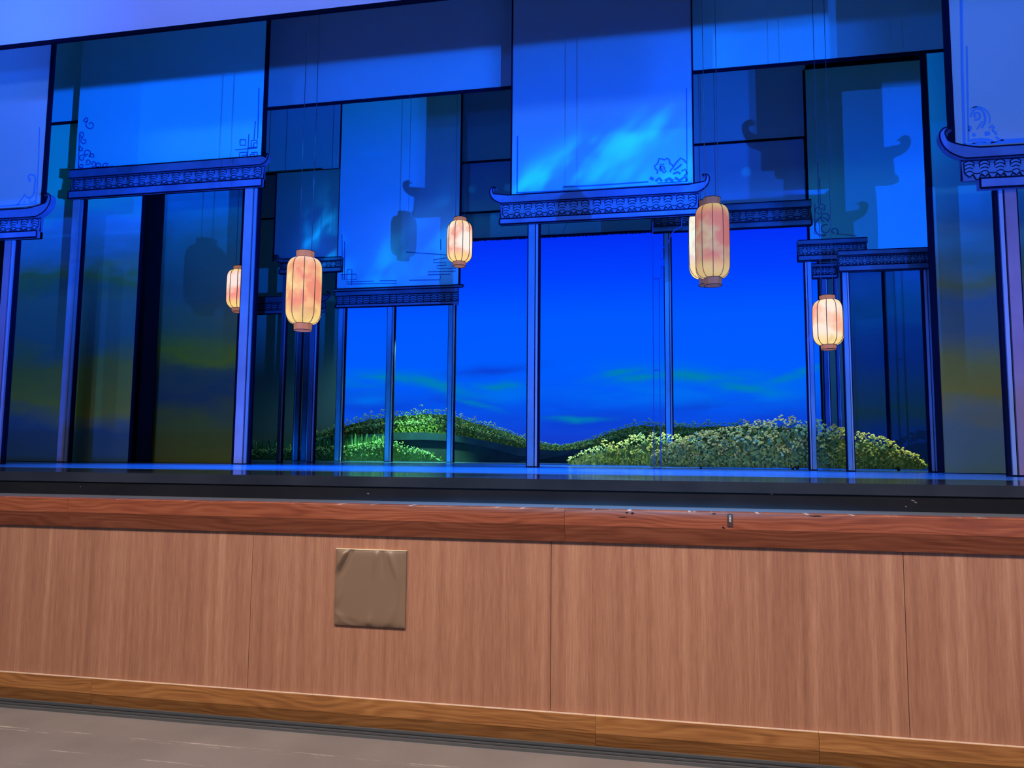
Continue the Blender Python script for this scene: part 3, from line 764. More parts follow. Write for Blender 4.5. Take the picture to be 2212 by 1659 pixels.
def gate(label, Y, ref, pxl, pxr, yr0, yr1, yt, yf, n, style='A', hl=0, hr=0, inset=0, roll=False, posts=(), chamfer=0, lwk=1.0, shaded=None):
    """ref: pixel column the y's are read at; yr0/yr1 ridge top and bottom, yt tile band bottom, yf fascia bottom"""
    z = [PZ(ref, y, Y) for y in (yr0, yr1, yt, yf)]
    ym = (yr1 + yt) / 2
    mpx = lambda px: ym + 0
    xl, xr = PX(pxl, ym, Y), PX(pxr, ym, Y)
    lw = .0019 * Y * lwk
    t = thing('gate_flat', label, 'gate', ((xl + xr) / 2, Y, STAGE_Z), 'painted gate flats with tiled eaves')
    em_, tm_, fm_ = (EAVE_D, TILE_D, FASCIA_D) if shaded else (EAVE, TILE, FASCIA)
    ev = MB()
    ev.box(xl, xr, Y, Y + .03, z[2] if inset else z[3], z[0])
    eave = ev.build('eave', em_, t)
    # ridge with horns
    lo = z[1]; hi = z[0]
    pts = []
    if hr: pts += horn(xr - .02, lo, hi, hr, 1)
    else: pts += [(xr, lo), (xr, hi)]
    if hl: pts += list(reversed(horn(xl + .02, lo, hi, hl, -1)))
    else: pts += [(xl, hi), (xl, lo)]
    g = MB(); g.prism(pts, Y - .05, Y + .02, 0)
    g.strip(pts, lw, Y - .05, 1, closed=True)
    if roll:
        hh = (hi - lo)
        g.box(xl - .05, xr + .10, Y - .075, Y - .045, hi - hh * .36, hi + hh * .02, 0)
        g.strip([(xl - .05, hi - hh * .36), (xr + .10, hi - hh * .36), (xr + .12, hi - hh * .17), (xr + .10, hi), (xl - .05, hi)], lw * 1.1, Y - .075, 1, closed=True)
    g.build('ridge', [em_, DARK], eave)
    # outline and fascia
    g = MB()
    fx0, fx1 = xl + inset, xr
    ht = z[2] - z[3]
    if chamfer: g.prism([(fx0, z[3]), (fx1 - chamfer, z[3]), (fx1, z[3] + ht * .9), (fx1, z[2]), (fx0, z[2])], Y - .04, Y + .03, 0)
    else: g.box(fx0, fx1, Y - .04, Y + .03, z[3], z[2], 0)
    g.strip([(fx0, z[3]), (fx1 - chamfer, z[3])], lw * 1.5, Y - .04, 1)
    g.strip([(fx0, z[2]), (fx1, z[2])], lw, Y - .04, 1)
    g.strip([(fx0, z[3]), (fx0, z[2])], lw * 1.3, Y - .04, 1); g.strip([(fx1, z[3] + (ht if chamfer else 0)), (fx1, z[2])], lw * 1.3, Y - .04, 1)
    g.build('fascia', [fm_, DARK], eave)
    g = MB()
    g.strip([(xl, z[2]), (xl, z[1]), (xr, z[1]), (xr, z[2])], lw * 1.3, Y - .002, 0)
    g.build('eave_outline', DARK, eave)
    # tiles
    pitch = (xr - xl) / n
    hb = (z[1] - z[2])
    if style == 'A':
        tm = barrel_tile(pitch * .66, hb * .80, lw * .62, 'A', tm_); pm = pan_tile(pitch * .52, hb * .80, lw * .62, tm_)
        for i in range(n):
            c = link('roof_tile', tm, eave); c.location = (xl + (i + .5) * pitch - t.location.x, -.006, z[1] - hb * .06 - STAGE_Z)
            if i < n - 1:
                c = link('pan_tile', pm, eave); c.location = (xl + (i + 1) * pitch - t.location.x, -.001, z[1] - hb * .14 - STAGE_Z)
    else:
        tm = barrel_tile(pitch * .98, hb * .97, lw * .7, 'B', tm_)
        for i in range(n):
            c = link('roof_tile', tm, eave); c.location = (xl + (i + .5) * pitch - t.location.x, -.004, z[1] - hb * .01 - STAGE_Z)
    # posts
    for p in posts: post(t, Y + .045, z[3] + .01, *p)
    return t

def post(par, Y, ztop, px0, px1, py, side='r', face=None, zbot=None, dim=False, light=True):
    """flat timber post with dark outlines and a grooved edge strip on one side; px read at row py"""
    x0, x1 = PX(px0, py, Y), PX(px1, py, Y)
    if x0 > x1: x0, x1 = x1, x0
    w = x1 - x0; o_ = min(w * .11, .03)
    zb_ = STAGE_Z if zbot is None else zbot
    g = MB()
    g.box(x0, x1, Y - .012, Y + .03, zb_, ztop, 1)
    a, b_, c = (x0 + o_, x0 + w * .60, x0 + w * .68) if side == 'r' else (x1 - o_, x1 - w * .60, x1 - w * .68)
    e = x1 - o_ if side == 'r' else x0 + o_
    g.box(min(a, b_), max(a, b_), Y - .035, Y - .012, zb_ + .012, ztop, 0)
    if side == 'r': g.box(c, c + (e - c) * .78, Y - .03, Y - .012, zb_ + .012, ztop, 2)
    else: g.box(e + (c - e) * .22, c, Y - .03, Y - .012, zb_ + .012, ztop, 2)
    return g.build('post', [face or (POSTD if dim else POSTM), DARK, (POSTL if light else (face or POSTM))], par)

# front gates far left / far right
gate('far left front gate with a single upturned eave end cut by the frame', L1 - .06, 45, -260, 88, 455, 474, 503, 517, 16, hr=.17,
     posts=[(-3, 24, 760, 'r', POSTV)])
gate('far right front gate with a large upturned eave end', L1 - .06, 2140, 2076, 2420, 322, 344, 388, 409, 10, hl=.19, inset=.11,
     posts=[(2160, 2212, 700, 'l', POSTV)])
# left gate
gate('left gate with flat left end and two tall posts before cloud cloths', L2 - .06, 360, 155, 570, 356, 374, 402, 418, 17, hr=.10, lwk=.9,
     posts=[(143, 170, 700, 'r', POSTM), (517, 552, 700, 'r')])
# centre gate
gc = gate('centre gate with two upturned eave ends and one slim post', LC - .06, 1300, 1081, 1509, 413, 430, 464, 476, 17, hl=.145, hr=.145, lwk=.85,
     posts=[(1138, 1166, 800, 'r', POSTB)])
# its see-through right post with a curved bracket
g = MB(); YK = LC - .02; s_ = YK / FPX
lines = [[(1410, 480), (1411, 700), (1413, 1012)], [(1424, 602), (1425, 800), (1428, 1012)], [(1413, 1012), (1428, 1012)], [(1411, 602), (1421, 602), (1428, 600), (1428, 577), (1434, 576), (1434, 560), (1425, 559), (1425, 552), (1429, 543), (1434, 534), (1442, 530), (1446, 515), (1452, 503), (1462, 494), (1472, 490), (1473, 470)], [(1413, 800), (1426, 799)]]
for ln in lines:
    for (a, b_) in zip(ln, ln[1:]):
        (xa, za), (xb, zb_) = P(a[0], a[1], YK), P(b_[0], b_[1], YK)
        g.tube([(xa, YK, za), (xb, YK, zb_)], 1.3 * s_, 4)
WIRE_B = mat('bracket_paint', (.01, .03, .14, 1), .7)
tag(g.build('post_outline', WIRE_B, gc), 'thin open outline post with a curved bracket', None)
# rear right gate behind the centre gate
gate('rear gate in dim blue between the centre gate and tall right drop', 11.2, 1690, 1408, 1752, 437, 452, 478, 491, 12, lwk=.8, shaded=1, posts=[(1435, 1453, 720, 'r', POSTK)])
# middle gate
gate('middle gate with square scale tiles, rolled ridge and three posts', LM - .08, 858, 727, 990, 622, 637, 655, 662, 18, 'B', roll=True, chamfer=.09, lwk=.75,
     posts=[(726, 744, 850, 'r', POSTK), (833, 851, 850, 'r', POSTK), (966, 983, 850, 'r', POSTK)])
# small gates at rear left
gate('small dim gate with a curled left end behind the big lantern', 10.5, 680, 606, 740, 559, 566, 581, 590, 7, hl=.09, lwk=.7, shaded=1, posts=[(611, 622, 640, 'r', POSTD), (676, 692, 600, 'r', POSTD)])
gate('lower dim scale tiled gate with a curled right end', 12.6, 620, 535, 703, 641, 655, 670, 678, 13, 'B', hr=.13, lwk=.7, shaded=1, chamfer=.08, posts=[(637, 651, 830, 'l', POSTD), (655, 673, 830, 'r', POSTD)])
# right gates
gate('right gate low over two posts next to the wide right cloud cloth', 7.7, 1912, 1809, 2016, 541, 551, 573, 585, 14, lwk=.6, shaded=1, posts=[(1821, 1839, 750, 'r', POSTB), (1995, 2024, 720, 'l', POSTB)])
gate('right gate set higher with one pale post left of the hanging lantern', 8.15, 1797, 1722, 1872, 519, 529, 552, 563, 9, lwk=.65, shaded=1, posts=[(1741, 1758, 760, 'l', POSTB)])
gate('smallest gate under the higher right gate, behind the lantern', 10.2, 1780, 1753, 1808, 571, 578, 595, 602, 4, lwk=.6, shaded=1, posts=[(1778, 1792, 780, 'r', POSTD), (1806, 1814, 780, 'r', POSTD)])

# ================================================================== LANTERNS
def lantern_mat(name, seed, c_base, c_warm, c_hot, strength):
    mt = bpy.data.materials.new(name); mt.use_nodes = True
    k, b = nodes(mt)
    o = coord(k)
    v = k.n('ShaderNodeVectorMath', operation='ADD'); k.put(v.inputs[0], o); v.inputs[1].default_value = (seed, seed * 2, seed * 3)
    n = k.noise(v.outputs[0], 4.2, 3, .5); n2 = k.noise(v.outputs[0], 7.0, 3)
    gz = k.sep(coord(k, 'Generated'))[2]
    c = k.ramp(n, [(.40, c_base), (.50, c_warm), (.60, c_hot)])
    ends = k.math('MAXIMUM', k.smooth(gz, .30, .05), k.math('MULTIPLY', k.smooth(gz, .8, 1.0), .7))
    c = k.mix(k.math('MULTIPLY', ends, .85), c, lin(255, 218, 120))
    c = k.mix(k.math('MULTIPLY', k.smooth(n2, .58, .7), .35), c, lin(205, 160, 90))
    k.put(b.inputs['Base Color'], (.10, .05, .012, 1))
    b.inputs['Roughness'].default_value = .8
    k.put(b.inputs['Emission Color'], c)
    b.inputs['Emission Strength'].default_value = strength
    return mt
CAP = mottled_mat('lantern_cap', (.20, .075, .055, 1), (.32, .14, .11, 1), 8, .6)
def capmat(name, c, e):  # caps glow faintly in place of spotlight falling on them
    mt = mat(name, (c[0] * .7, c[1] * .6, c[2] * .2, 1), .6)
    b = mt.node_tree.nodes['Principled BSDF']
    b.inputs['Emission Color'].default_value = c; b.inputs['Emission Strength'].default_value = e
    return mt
CAPG = capmat('lantern_cap_glow', (.40, .14, .085, 1), .7)
CAPD = capmat('lantern_cap_faint_glow', (.14, .07, .075, 1), .7)
RIB = mat('lantern_rib', (.03, .012, .012, 1), .8)
def lantern(label, Y, px, pyt, pyb, pw, mt, cap, nr=9, rot=0.0, wires=2, wl=2.6, nm='paper_lantern'):
    s_ = Y / FPX * math.sqrt(1 + ((px - 1440) / FPX) ** 2) if False else Y / FPX
    pm = (pyt + pyb) / 2
    x, zt_ = P(px, pyt, Y); _, zb_ = P(px, pyb, Y)
    x2, _ = P(px + pw / 2, pm, Y); x1, _ = P(px - pw / 2, pm, Y)
    R = (x2 - x1) / 2; Ht = zt_ - zb_; x = (x1 + x2) / 2
    t = thing(nm, label, 'lantern', (x, Y, zb_), 'paper lanterns hanging over the stage')
    ch = Ht * .085
    cr = R * .50
    prof = []
    h0, h1 = ch, Ht - ch
    sh = R * .75
    for i in range(7):
        a = math.pi / 2 * i / 6
        prof.append((cr + (R - cr) * math.sin(a), h0 + sh * .9 * (1 - math.cos(a))))
    for i in range(1, 4): prof.append((R * (1 - .015 * math.sin(math.pi * i / 4) * -1), h0 + sh * .9 + (h1 - h0 - 1.8 * sh) * i / 4))
    for i in range(7):
        a = math.pi / 2 * (1 - i / 6)
        prof.append((cr + (R - cr) * math.sin(a), h1 - sh * .9 * (1 - math.cos(a))))
    N = nr * 4
    g = MB()
    def ringpt(r, q, z):
        # slightly flat facets between ribs
        f = q * nr % 1.0
        k_ = 1 - .035 * math.sin(math.pi * f)
        a = 2 * math.pi * q + rot
        return (x + r * k_ * math.cos(a), Y + r * k_ * math.sin(a), zb_ + z)
    vs = [ringpt(r, j / N, z) for r, z in prof for j in range(N)]
    fs = [(i * N + j, i * N + (j + 1) % N, (i + 1) * N + (j + 1) % N, (i + 1) * N + j) for i in range(len(prof) - 1) for j in range(N)]
    g.add(vs, fs); g.build('lantern_body', mt, t, smooth=True)
    for j in range(nr):
        g = MB(); a = 2 * math.pi * j / nr + rot
        g.tube([(x + (r * 1.006) * math.cos(a), Y + (r * 1.006) * math.sin(a), zb_ + z) for r, z in prof], .85 * s_, 4)
        g.build('rib', RIB, t)
    for z0, z1 in ((0, ch), (Ht - ch, Ht)):
        g = MB(); M = 10
        ra, rb = (cr * 1.0, cr * 1.04)
        for rr0, rr1, za, zc_, mi in ((ra, rb, z0, z1, 0),):
            vs = [(x + rr0 * math.cos(2 * math.pi * j / M + rot), Y + rr0 * math.sin(2 * math.pi * j / M + rot), zb_ + za) for j in range(M)] + \
                 [(x + rr1 * math.cos(2 * math.pi * j / M + rot), Y + rr1 * math.sin(2 * math.pi * j / M + rot), zb_ + zc_) for j in range(M)]
            g.add(vs, [(j, (j + 1) % M, (j + 1) % M + M, j + M) for j in range(M)] + [tuple(range(M - 1, -1, -1)), tuple(range(M, 2 * M))], 0)
        for zc_ in (z0, z1):
            g.tube([(x + rb * 1.01 * math.cos(2 * math.pi * j / M + rot), Y + rb * 1.01 * math.sin(2 * math.pi * j / M + rot), zb_ + zc_) for j in range(M + 1)], .9 * s_, 4, 1)
        g.build('lantern_cap', [cap, RIB], t)
    for i in range(wires):
        dx = cr * .75 * (1 if i else -1)
        g = MB(); g.tube([(x + dx, Y, zt_ - .01), (x + dx * 1.1, Y, CEIL)], .0022 * (1 + Y / 20), 4)
        g.build('hanging_wire', WIRE, t)
    return t
CREAM, PEACH, CORAL = lin(255, 234, 196), lin(255, 196, 150), lin(250, 142, 112)
lantern('large yellow and peach paper lantern, left of the middle drop', 5.48, 657, 544, 714, 71, lantern_mat('lantern_amber', 1.3, lin(255, 228, 150), lin(252, 194, 118), lin(244, 138, 92), .95), CAPG, 10, .12, wl=2.2)
lantern('large streaky beige lantern overlapping the right end of the centre eave', 5.2, 1539, 429, 617, 76, lantern_mat('lantern_beige', 4.1, lin(226, 206, 150), lin(212, 176, 136), lin(216, 116, 92), .66), CAPD, 10, .28, wl=1.6)
lantern('small pink lantern half hidden behind the left gate post', 8.22, 516, 576, 674, 46, lantern_mat('lantern_pink', 7.7, lin(255, 228, 218), lin(255, 196, 172), lin(250, 150, 130), 1.0), CAPG, 10, .1, wl=3.0)
lantern('small cream and pink lantern beside the edge of the middle drop', 9.4, 993, 471, 575, 52, lantern_mat('lantern_cream', 2.6, lin(255, 240, 222), lin(255, 214, 186), lin(248, 160, 132), 1.0), CAPG, 10, .2, wl=3.0)
lantern('peach lantern low at the right before the slim posts', 7.3, 1788.5, 639, 755, 67, lantern_mat('lantern_peach', 9.2, lin(255, 232, 206), lin(255, 200, 160), lin(252, 164, 126), 1.0), CAPG, 10, .05, wl=2.6)
lantern('pale lantern shape standing in for projected spill behind the streaky beige lantern', 8.95, 1531, 436, 616, 89, lantern_mat('lantern_spill', 5.5, lin(240, 252, 232), lin(250, 244, 216), lin(236, 214, 196), 1.0), CAPD, 10, .3, wl=2.0)  # glowing form added for projected light spilling past the beige lantern

# ================================================================== FLOWER BEDS
STEM = mottled_mat('stem_green', (.04, .06, .012, 1), (.09, .13, .025, 1), 6)
LEAF = mottled_mat('leaf_green', (.07, .12, .022, 1), (.18, .25, .05, 1), 6)
BLOSSOM = mottled_mat('rape_blossom', (.62, .56, .07, 1), (.88, .84, .22, 1), 30)
BLOSSOM_O = mottled_mat('rape_blossom_ochre', (.50, .32, .07, 1), (.70, .52, .16, 1), 30)
BLOSSOM_P = mottled_mat('rape_blossom_pale', (.26, .44, .14, 1), (.50, .70, .30, 1), 30)
def leaf(g, base, dirx, length, width, mi=1, lift=.5):
    x, y, z = base
    tip = (x + dirx * length, y - random.uniform(.0, .3) * length, z + length * lift * random.uniform(.5, 1.2))
    midp = (x + dirx * length * .5, y - .04 * length, z + length * lift * .9)
    nx, nz = -(tip[2] - z), (tip[0] - x); l = math.hypot(nx, nz) or 1; nx, nz = nx / l * width / 2, nz / l * width / 2
    g.add([base, (midp[0] + nx, midp[1], midp[2] + nz), tip, (midp[0] - nx, midp[1] - .01 * length, midp[2] - nz)], [(0, 1, 2), (0, 2, 3)], mi)
OCT = [(1, 0, 0), (-1, 0, 0), (0, 1, 0), (0, -1, 0), (0, 0, 1), (0, 0, -1)]
OCF = [(0, 2, 4), (2, 1, 4), (1, 3, 4), (3, 0, 4), (2, 0, 5), (1, 2, 5), (3, 1, 5), (0, 3, 5)]
def blob(g, c, r, mi=0):
    a = random.uniform(0, 6.28); ca, sa = math.cos(a), math.sin(a)
    g.add([(c[0] + (p[0] * ca - p[2] * sa) * r, c[1] + p[1] * r, c[2] + (p[0] * sa + p[2] * ca) * r * .8) for p in OCT], OCF, mi)
def plant_meshes(n, seed, bl, leaves=4, spread=.10, br=.022, blooms=12, leafw=.05):
    """unit-height plants: stem with leaves, and a flower head of small blossoms"""
    random.seed(seed); L = []
    for i in range(n):
        g = MB(); lx = random.uniform(-.06, .06)
        path = [(0, 0, 0), (lx * .4, 0, .4), (lx, 0, .86)]
        g.tube(path, .009, 3, 0, .006)
        for j in range(3):
            q = random.uniform(.55, .85); s_ = random.choice((-1, 1))
            g.tube([(lx * q, 0, q), (lx * q + s_ * spread * .5, -.01, q + .08), (lx * q + s_ * spread * .8, -.02, q + .16)], .006, 3, 0, .004)
        for j in range(leaves):
            q = random.uniform(.06, .62)
            leaf(g, (lx * q, 0, q), random.choice((-1, 1)) * random.uniform(.6, 1), random.uniform(.12, .24), random.uniform(leafw * .7, leafw * 1.5))
        a = g.mesh('plant', [STEM, LEAF])
        g = MB()
        heads = [(lx, .93)] + [(lx + random.uniform(-1, 1) * spread, random.uniform(.72, .92)) for _ in range(5)]
        for hx, hz_ in heads:
            for q in range(blooms * 2 // 3):
                an = random.uniform(0, 6.28); rr = random.uniform(.2, 1) ** .6 * .040
                blob(g, (hx + math.cos(an) * rr, random.uniform(-.03, .03), hz_ + math.sin(an) * rr * .7 + .02), br * random.uniform(.7, 1.15))
        b_ = g.mesh('blossom', [bl])
        L.append((a, b_))
    return L
def interp(prof, px):
    for (a, ya), (b_, yb) in zip(prof, prof[1:]):
        if a <= px <= b_: return ya + (yb - ya) * (px - a) / (b_ - a)
    return prof[0][1] if px < prof[0][0] else prof[-1][1]

BLOSSOM_G = mottled_mat('rape_bud_green', (.10, .20, .07, 1), (.26, .42, .17, 1), 40)
BOARD = mat('bed_board', rough=.9, spec=.05)
k, b = nodes(BOARD)
o = k.sep(coord(k)); gz = k.sep(coord(k, 'Generated'))[2]
st = k.noise(k.combine(o[0], 0.0, k.math('MULTIPLY', o[2], .12)), 24, 4, .7); bl = k.noise(coord(k), 5, 4)
c = k.ramp(k.math('ADD', k.math('MULTIPLY', st, .6), k.math('MULTIPLY', bl, .4)), [(.36, (.045, .06, .018, 1)), (.48, (.15, .20, .06, 1)), (.66, (.28, .38, .13, 1))])
k.put(b.inputs['Base Color'], c)
BOARD_D = mottled_mat('bed_board_dark', (.03, .06, .025, 1), (.09, .15, .05, 1), 9)

def ground_row(label, Y, prof, board_drop, npl, meshes, hpx, ybase, mt, foliage=0, rows=2, cover=.55, name='flower_bed', hmin=.3, casters=(), seed=1, th=.03, florets=0, fl_r=.012, fl_spread=.2, fl_mat=None):
    """a scenery cut-out on the stage: board, plants (each stem with blossoms), loose leaves"""
    random.seed(seed)
    xs_ = [p[0] for p in prof]
    x0, x1 = xs_[0], xs_[-1]
    cx = (x0 + x1) / 2
    t = thing(name, label, 'flower bed', (PX(cx, ybase, Y), Y, STAGE_Z), 'flower ground rows')
    zg = STAGE_Z + .015
    pts = [(PX(x0, ybase, Y), zg)]
    N = 60
    for i in range(N + 1):
        px = x0 + (x1 - x0) * i / N
        x, z = P(px, interp(prof, px), Y)
        pts.append((x, max(zg + .02, zg + (z - zg) * board_drop + random.uniform(-.012, .008))))
    pts.append((PX(x1, ybase, Y), zg))
    pts = pts[::-1]
    g = MB(); g.prism(pts, Y, Y + th); g.build('bed_board', mt, t)
    for i in range(npl):
        px = x0 + (x1 - x0) * (i + random.uniform(.1, .9)) / npl
        xw, zw = P(px, interp(prof, px), Y)
        full = max(.06, zw - zg)
        row = i % rows
        hh = full * random.uniform(.86, 1.14) if row == 0 else full * random.uniform(hmin, .85)
        a, b_ = random.choice(meshes)
        base = 0.0
        sc_ = min(max(hh, hpx * Y / FPX * .8), hh) if hh < hpx * Y / FPX else hpx * Y / FPX * random.uniform(.85, 1.1)
        base = max(0, hh - sc_)
        c = link('plant', a, t); c.location = (xw - t.location.x, -.02 - .03 * row - random.uniform(0, .03), base + .015)
        s2 = sc_ * random.choice((-1, 1))
        c.scale = (s2, sc_, sc_)
        d = link('blossom', b_, c)
    if foliage:
        g = MB()
        for i in range(foliage):
            px = random.uniform(x0, x1)
            x, z = P(px, interp(prof, px), Y)
            q = random.uniform(0, 1) ** 1.2
            zz_ = zg + (z - zg) * board_drop * q * .95
            leaf(g, (x, Y - .02 - random.uniform(0, .07), zz_), random.uniform(-1, 1), random.uniform(.03, .075), random.uniform(.012, .028), 0, random.uniform(.3, 1.4))
        f = g.build('foliage', LEAF, t); f['kind'] = 'stuff'
    if florets:
        g = MB()
        for i in range(florets):
            px = random.uniform(x0, x1)
            x, z = P(px, interp(prof, px), Y)
            q = 1.02 - abs(random.gauss(0, fl_spread))
            blob(g, (x, Y - .05 - random.uniform(0, .08), zg + (z - zg) * max(.2, q)), random.uniform(.6, 1.2) * fl_r)
        f = g.build('loose_florets', fl_mat, t); f['kind'] = 'stuff'
    for px in casters:
        x = PX(px, ybase, Y)
        g = MB()
        g.tube([(x - .012, Y - .02, STAGE_Z + .016), (x + .012, Y - .02, STAGE_Z + .016)], .016, 8)
        g.box(x - .02, x + .02, Y - .035, Y, STAGE_Z + .02, STAGE_Z + .04)
        g.build('caster', RISER, t)
    return t

PM = plant_meshes(8, 11, BLOSSOM, 5); PMO = plant_meshes(4, 12, BLOSSOM_O, 5); PMP = plant_meshes(6, 13, BLOSSOM_P, 4, .16, .034, 10)
prof_r = [(1405, 985), (1425, 975), (1440, 962), (1480, 945), (1540, 930), (1590, 922), (1640, 912), (1695, 905), (1740, 914), (1790, 920), (1840, 934), (1880, 938), (1925, 956), (1955, 975), (1975, 983), (1995, 1008)]
ground_row('largest bed of yellow flowers on casters at stage right', 8.75, prof_r, .74, 190, PM + PM + PMO + PMP[:2], 72, 1017, BOARD, 900, 3, casters=(1514, 1712, 1722, 1940), seed=21, florets=420, fl_r=.014, fl_spread=.10, fl_mat=BLOSSOM)
prof_l = [(1230, 988), (1245, 985), (1262, 972), (1290, 966), (1310, 952), (1345, 955), (1365, 944), (1395, 940), (1420, 935), (1445, 938), (1470, 945), (1500, 950)]
ground_row('brightly lit yellow flower bed left of the largest bed', 9.9, prof_l, .70, 75, PM + PMO[:1] + PMP[:2], 62, 1009, BOARD, 260, 3, seed=22, florets=200, fl_r=.015, fl_spread=.14, fl_mat=BLOSSOM)
# left bed
prof_b = [(540, 972), (640, 968), (760, 962), (840, 950), (850, 948), (870, 958), (905, 968), (930, 978), (948, 990), (954, 996)]
lb = ground_row('low green flower bed across the left rear, brightest at its right end', 13.62, prof_b, .80, 110, PMP + PM[:2], 26, 1000, BOARD_D, 1500, 3, seed=23, florets=420, fl_r=.016, fl_spread=.25, fl_mat=BLOSSOM_G)
# tall grass blades standing in its left part
random.seed(31)
GRASS = mottled_mat('tall_grass', (.04, .16, .04, 1), (.34, .60, .20, 1), 3)
g = MB()
for i in range(420):
    px = random.uniform(545, 842); Y = 13.7 + random.uniform(0, .3)
    x, z = P(px, 935 + random.uniform(0, 18) + (12 if px < 690 else 0), Y)
    w_ = random.uniform(.006, .02)
    g.add([(x - w_, Y, STAGE_Z + .01), (x + w_, Y, STAGE_Z + .01), (x + w_ * .5 + random.uniform(-.02, .02), Y - .01, z), (x - w_ * .5, Y, z - .03)], [(0, 1, 2, 3)])
gr = g.build('tall_grass', GRASS, lb); gr['kind'] = 'stuff'
# rear hill
prof_h = [(672, 938), (700, 932), (740, 916), (800, 899), (850, 893), (900, 889), (930, 886), (960, 888), (1000, 899), (1060, 918), (1100, 930), (1140, 946), (1170, 955), (1200, 961), (1235, 959), (1270, 948), (1300, 937), (1340, 922), (1385, 913), (1430, 914), (1500, 917), (1600, 914), (1745, 918)]
YHL = 14.55
random.seed(41)
hill = ground_row('long rolling hill of small flowers in front of the sky', YHL, prof_h, .93, 300, PMP + PM[:2] + PMO[:1], 30, 1001, BOARD_D, 5200, 3, name='flower_hill', hmin=.80, seed=24, florets=2600, fl_r=.014, fl_spread=.16, fl_mat=BLOSSOM_G)
# the dark road winding under it, and the bare dark slope below
ROAD = mottled_mat('dark_road', (.005, .018, .030, 1), (.012, .036, .055, 1), 2)
SLOPE = mottled_mat('dark_slope', (.010, .022, .024, 1), (.018, .036, .036, 1), 2)
YRD = 14.2
road_top = [(700, 948), (780, 940), (850, 935), (910, 934), (960, 937), (1000, 942), (1040, 950), (1080, 958), (1120, 967), (1160, 971), (1200, 974), (1240, 972), (1280, 966), (1330, 962), (1380, 968)]
road_th = [8, 12, 16, 16, 15, 14, 14, 15, 18, 16, 14, 12, 12, 10, 8]
t = thing('painted_road', 'dark winding road cut-out below the flower hill', 'set piece', (PX(1040, 1000, YRD), YRD, STAGE_Z))
pts = [P(px, py + d_, YRD) for (px, py), d_ in zip(road_top, road_th)]
top = [P(px, py, YRD) for px, py in road_top]
g = MB()
base_l, base_r = (top[0][0], STAGE_Z + .004), (top[-1][0], STAGE_Z + .004)
g.prism([base_l, base_r] + list(reversed(pts)), YRD, YRD + .03); g.build('bare_slope', SLOPE, t)
g = MB()
for i in range(len(top) - 1):
    g.prism([pts[i], pts[i + 1], top[i + 1], top[i]], YRD - .05, YRD + .03)
g.build('road', ROAD, t)
g = MB()
P2 = [P(px, py, YRD) for px, py in ((1106, 1001), (1150, 992), (1180, 984), (1210, 977), (1235, 973))]
for a, c in zip(P2, P2[1:]): g.prism([(a[0], a[1] - .07), (c[0], c[1] - .05), c, a], YRD - .07, YRD - .05)
g.build('road_branch', ROAD, t)
random.seed(8)
g = MB()
for i in range(70):
    j = random.uniform(2, 8.5); q = int(j); f = j - q
    x = pts[q][0] * (1 - f) + pts[q + 1][0] * f; z = pts[q][1] * (1 - f) + pts[q + 1][1] * f
    l = random.uniform(.03, .12)
    g.add([(x - .015, YRD - .01, z + .01), (x + .015, YRD - .01, z + .01), (x + random.uniform(-.03, .03), YRD - .02, z - l)], [(0, 1, 2)])
f = g.build('hanging_roots', ROAD, t); f['kind'] = 'stuff'

# ================================================================== THINGS ON THE STAGE FRONT
# satin cover on the veneer
SATIN = mat('brown_satin', lin(124, 98, 80), .42, .5)
k, b = nodes(SATIN)
n = k.noise(coord(k), 400, 2)
bp = k.n('ShaderNodeBump'); bp.inputs['Strength'].default_value = .06; k.put(bp.inputs['Height'], n); k.put(b.inputs['Normal'], bp.outputs[0])
xa, xb = (PX(729, 1185, YW) + PX(722, 1348, YW)) / 2, (PX(882, 1190, YW) + PX(874, 1356, YW)) / 2
zt_, zb_ = (PZ(729, 1185, YW) + PZ(882, 1190, YW)) / 2, (PZ(722, 1348, YW) + PZ(874, 1356, YW)) / 2
t = thing('cloth_cover', 'square brown satin cover fixed on the veneer wall', 'cover', ((xa + xb) / 2, YW, zb_))
g = MB(); N = 48
def wr(u, v):
    h = 0
    for cu, cv, ang, w_, l_, amp in ((.10, .90, 62, .030, .26, .006), (.17, .86, 64, .028, .26, -.006), (.05, .78, 60, .04, .2, .003), (.58, .9, 84, .03, .2, .0025), (.66, .9, 95, .03, .18, -.0025), (.80, .88, 110, .035, .24, .003), (.1, .1, 150, .04, .16, .003), (.2, .06, 160, .03, .15, -.0025), (.05, .35, 70, .04, .15, .0025), (.5, .05, 80, .04, .1, .003), (.8, .12, 70, .05, .2, .0025), (.93, .4, 85, .03, .3, -.002)):
        a = math.radians(ang); du, dv = u - cu, v - cv
        p = du * math.sin(a) - dv * math.cos(a); q = du * math.cos(a) + dv * math.sin(a)
        h += amp * math.exp(-(p / w_) ** 2 - (q / l_) ** 2)
    e = min(u, v, 1 - u, 1 - v)
    return 2.4 * h * min(1, e / .05) + .006 * (1 - math.exp(-e / .03))
vs = [(xa + (xb - xa) * i / N, YW - .010 - wr(i / N, j / N), zb_ + (zt_ - zb_) * j / N) for j in range(N + 1) for i in range(N + 1)]
g.add(vs, [(j * (N + 1) + i, j * (N + 1) + i + 1, (j + 1) * (N + 1) + i + 1, (j + 1) * (N + 1) + i) for j in range(N) for i in range(N)])
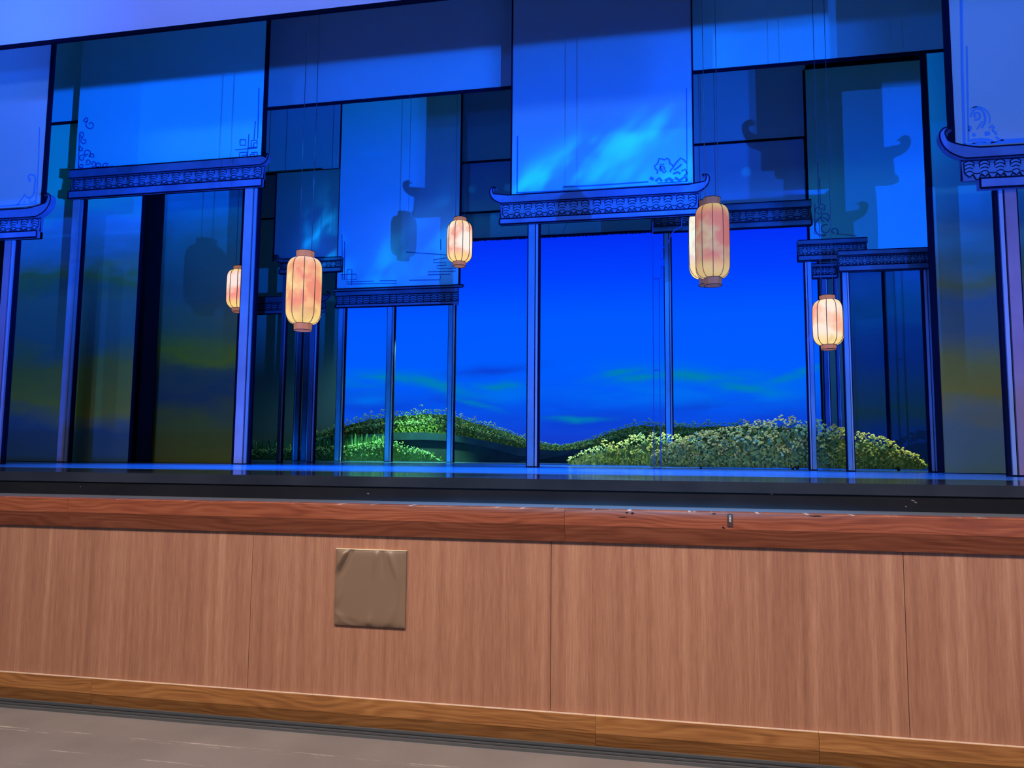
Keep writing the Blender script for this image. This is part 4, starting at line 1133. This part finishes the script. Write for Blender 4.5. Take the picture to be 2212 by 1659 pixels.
g.build('satin_cloth', SATIN, t, smooth=True)
g = MB(); g.box(xa, xb, YW - .0096, YW - .0005, zb_, zt_); g.build('backing_board', SATIN, t)
g = MB(); g.box(xa - .001, xb + .001, YW - .013, YW - .0005, zt_ - .001, zt_ + .0022)
tag(g.build('top_strip', mat('brass_strip', (.75, .62, .42, 1), .35, .6), t), 'pale brass strip along the top edge', None)

# little notice plate on the oak edging
yp = YW - .045
x0, x1 = PX(1571, 1123, yp), PX(1583, 1123, yp)
zt_, zb_ = PZ(1577, 1109.5, yp), PZ(1577, 1137.5, yp)
t = thing('notice_plate', 'small dark upright plate with white characters on the oak edging', 'sign', ((x0 + x1) / 2, yp, zb_))
w_ = x1 - x0; h_ = zt_ - zb_
g = MB(); g.prism([(x0, zb_), (x1, zb_), (x1, zt_ - h_ * .05), (x1 - w_ * .2, zt_), (x0 + w_ * .2, zt_), (x0, zt_ - h_ * .05)], yp - .003, yp - .0003)
g.build('plate', mat('plate_brown', lin(70, 50, 50), .5), t)
INK = mat('white_ink', (.85, .82, .78, 1), .6)
glyphs = [[[(0, .9), (1, .9)], [(.5, 1), (.5, .55)], [(.1, .7), (.9, .7)], [(.1, .5), (.9, .5), (.9, .1), (.1, .1), (.1, .5)], [(.1, .3), (.9, .3)]],
          [[(.5, 1), (.1, .5)], [(.5, .95), (.95, .35)], [(.15, .35), (.85, .35)], [(.5, .6), (.5, 0)], [(0, .05), (1, .05)], [(.2, .2), (.8, .15)]],
          [[(0, .9), (1, .8)], [(.15, .95), (.1, .3)], [(.1, .55), (.9, .5)], [(.2, .3), (1, 0)], [(.5, .8), (.8, .15)], [(.75, .9), (.85, .4)]]]
cw = w_ * .34
for i, gl in enumerate(glyphs):
    zc_ = zt_ - h_ * (.30 + .165 * i); xc = (x0 + x1) / 2 - cw * .5
    g = MB()
    for s_ in gl: g.strip([(xc + px * cw, zc_ + pz * h_ * .14) for px, pz in s_], .0030, yp - .0031, 0, th=.0006)
    g.build('character', INK, t)
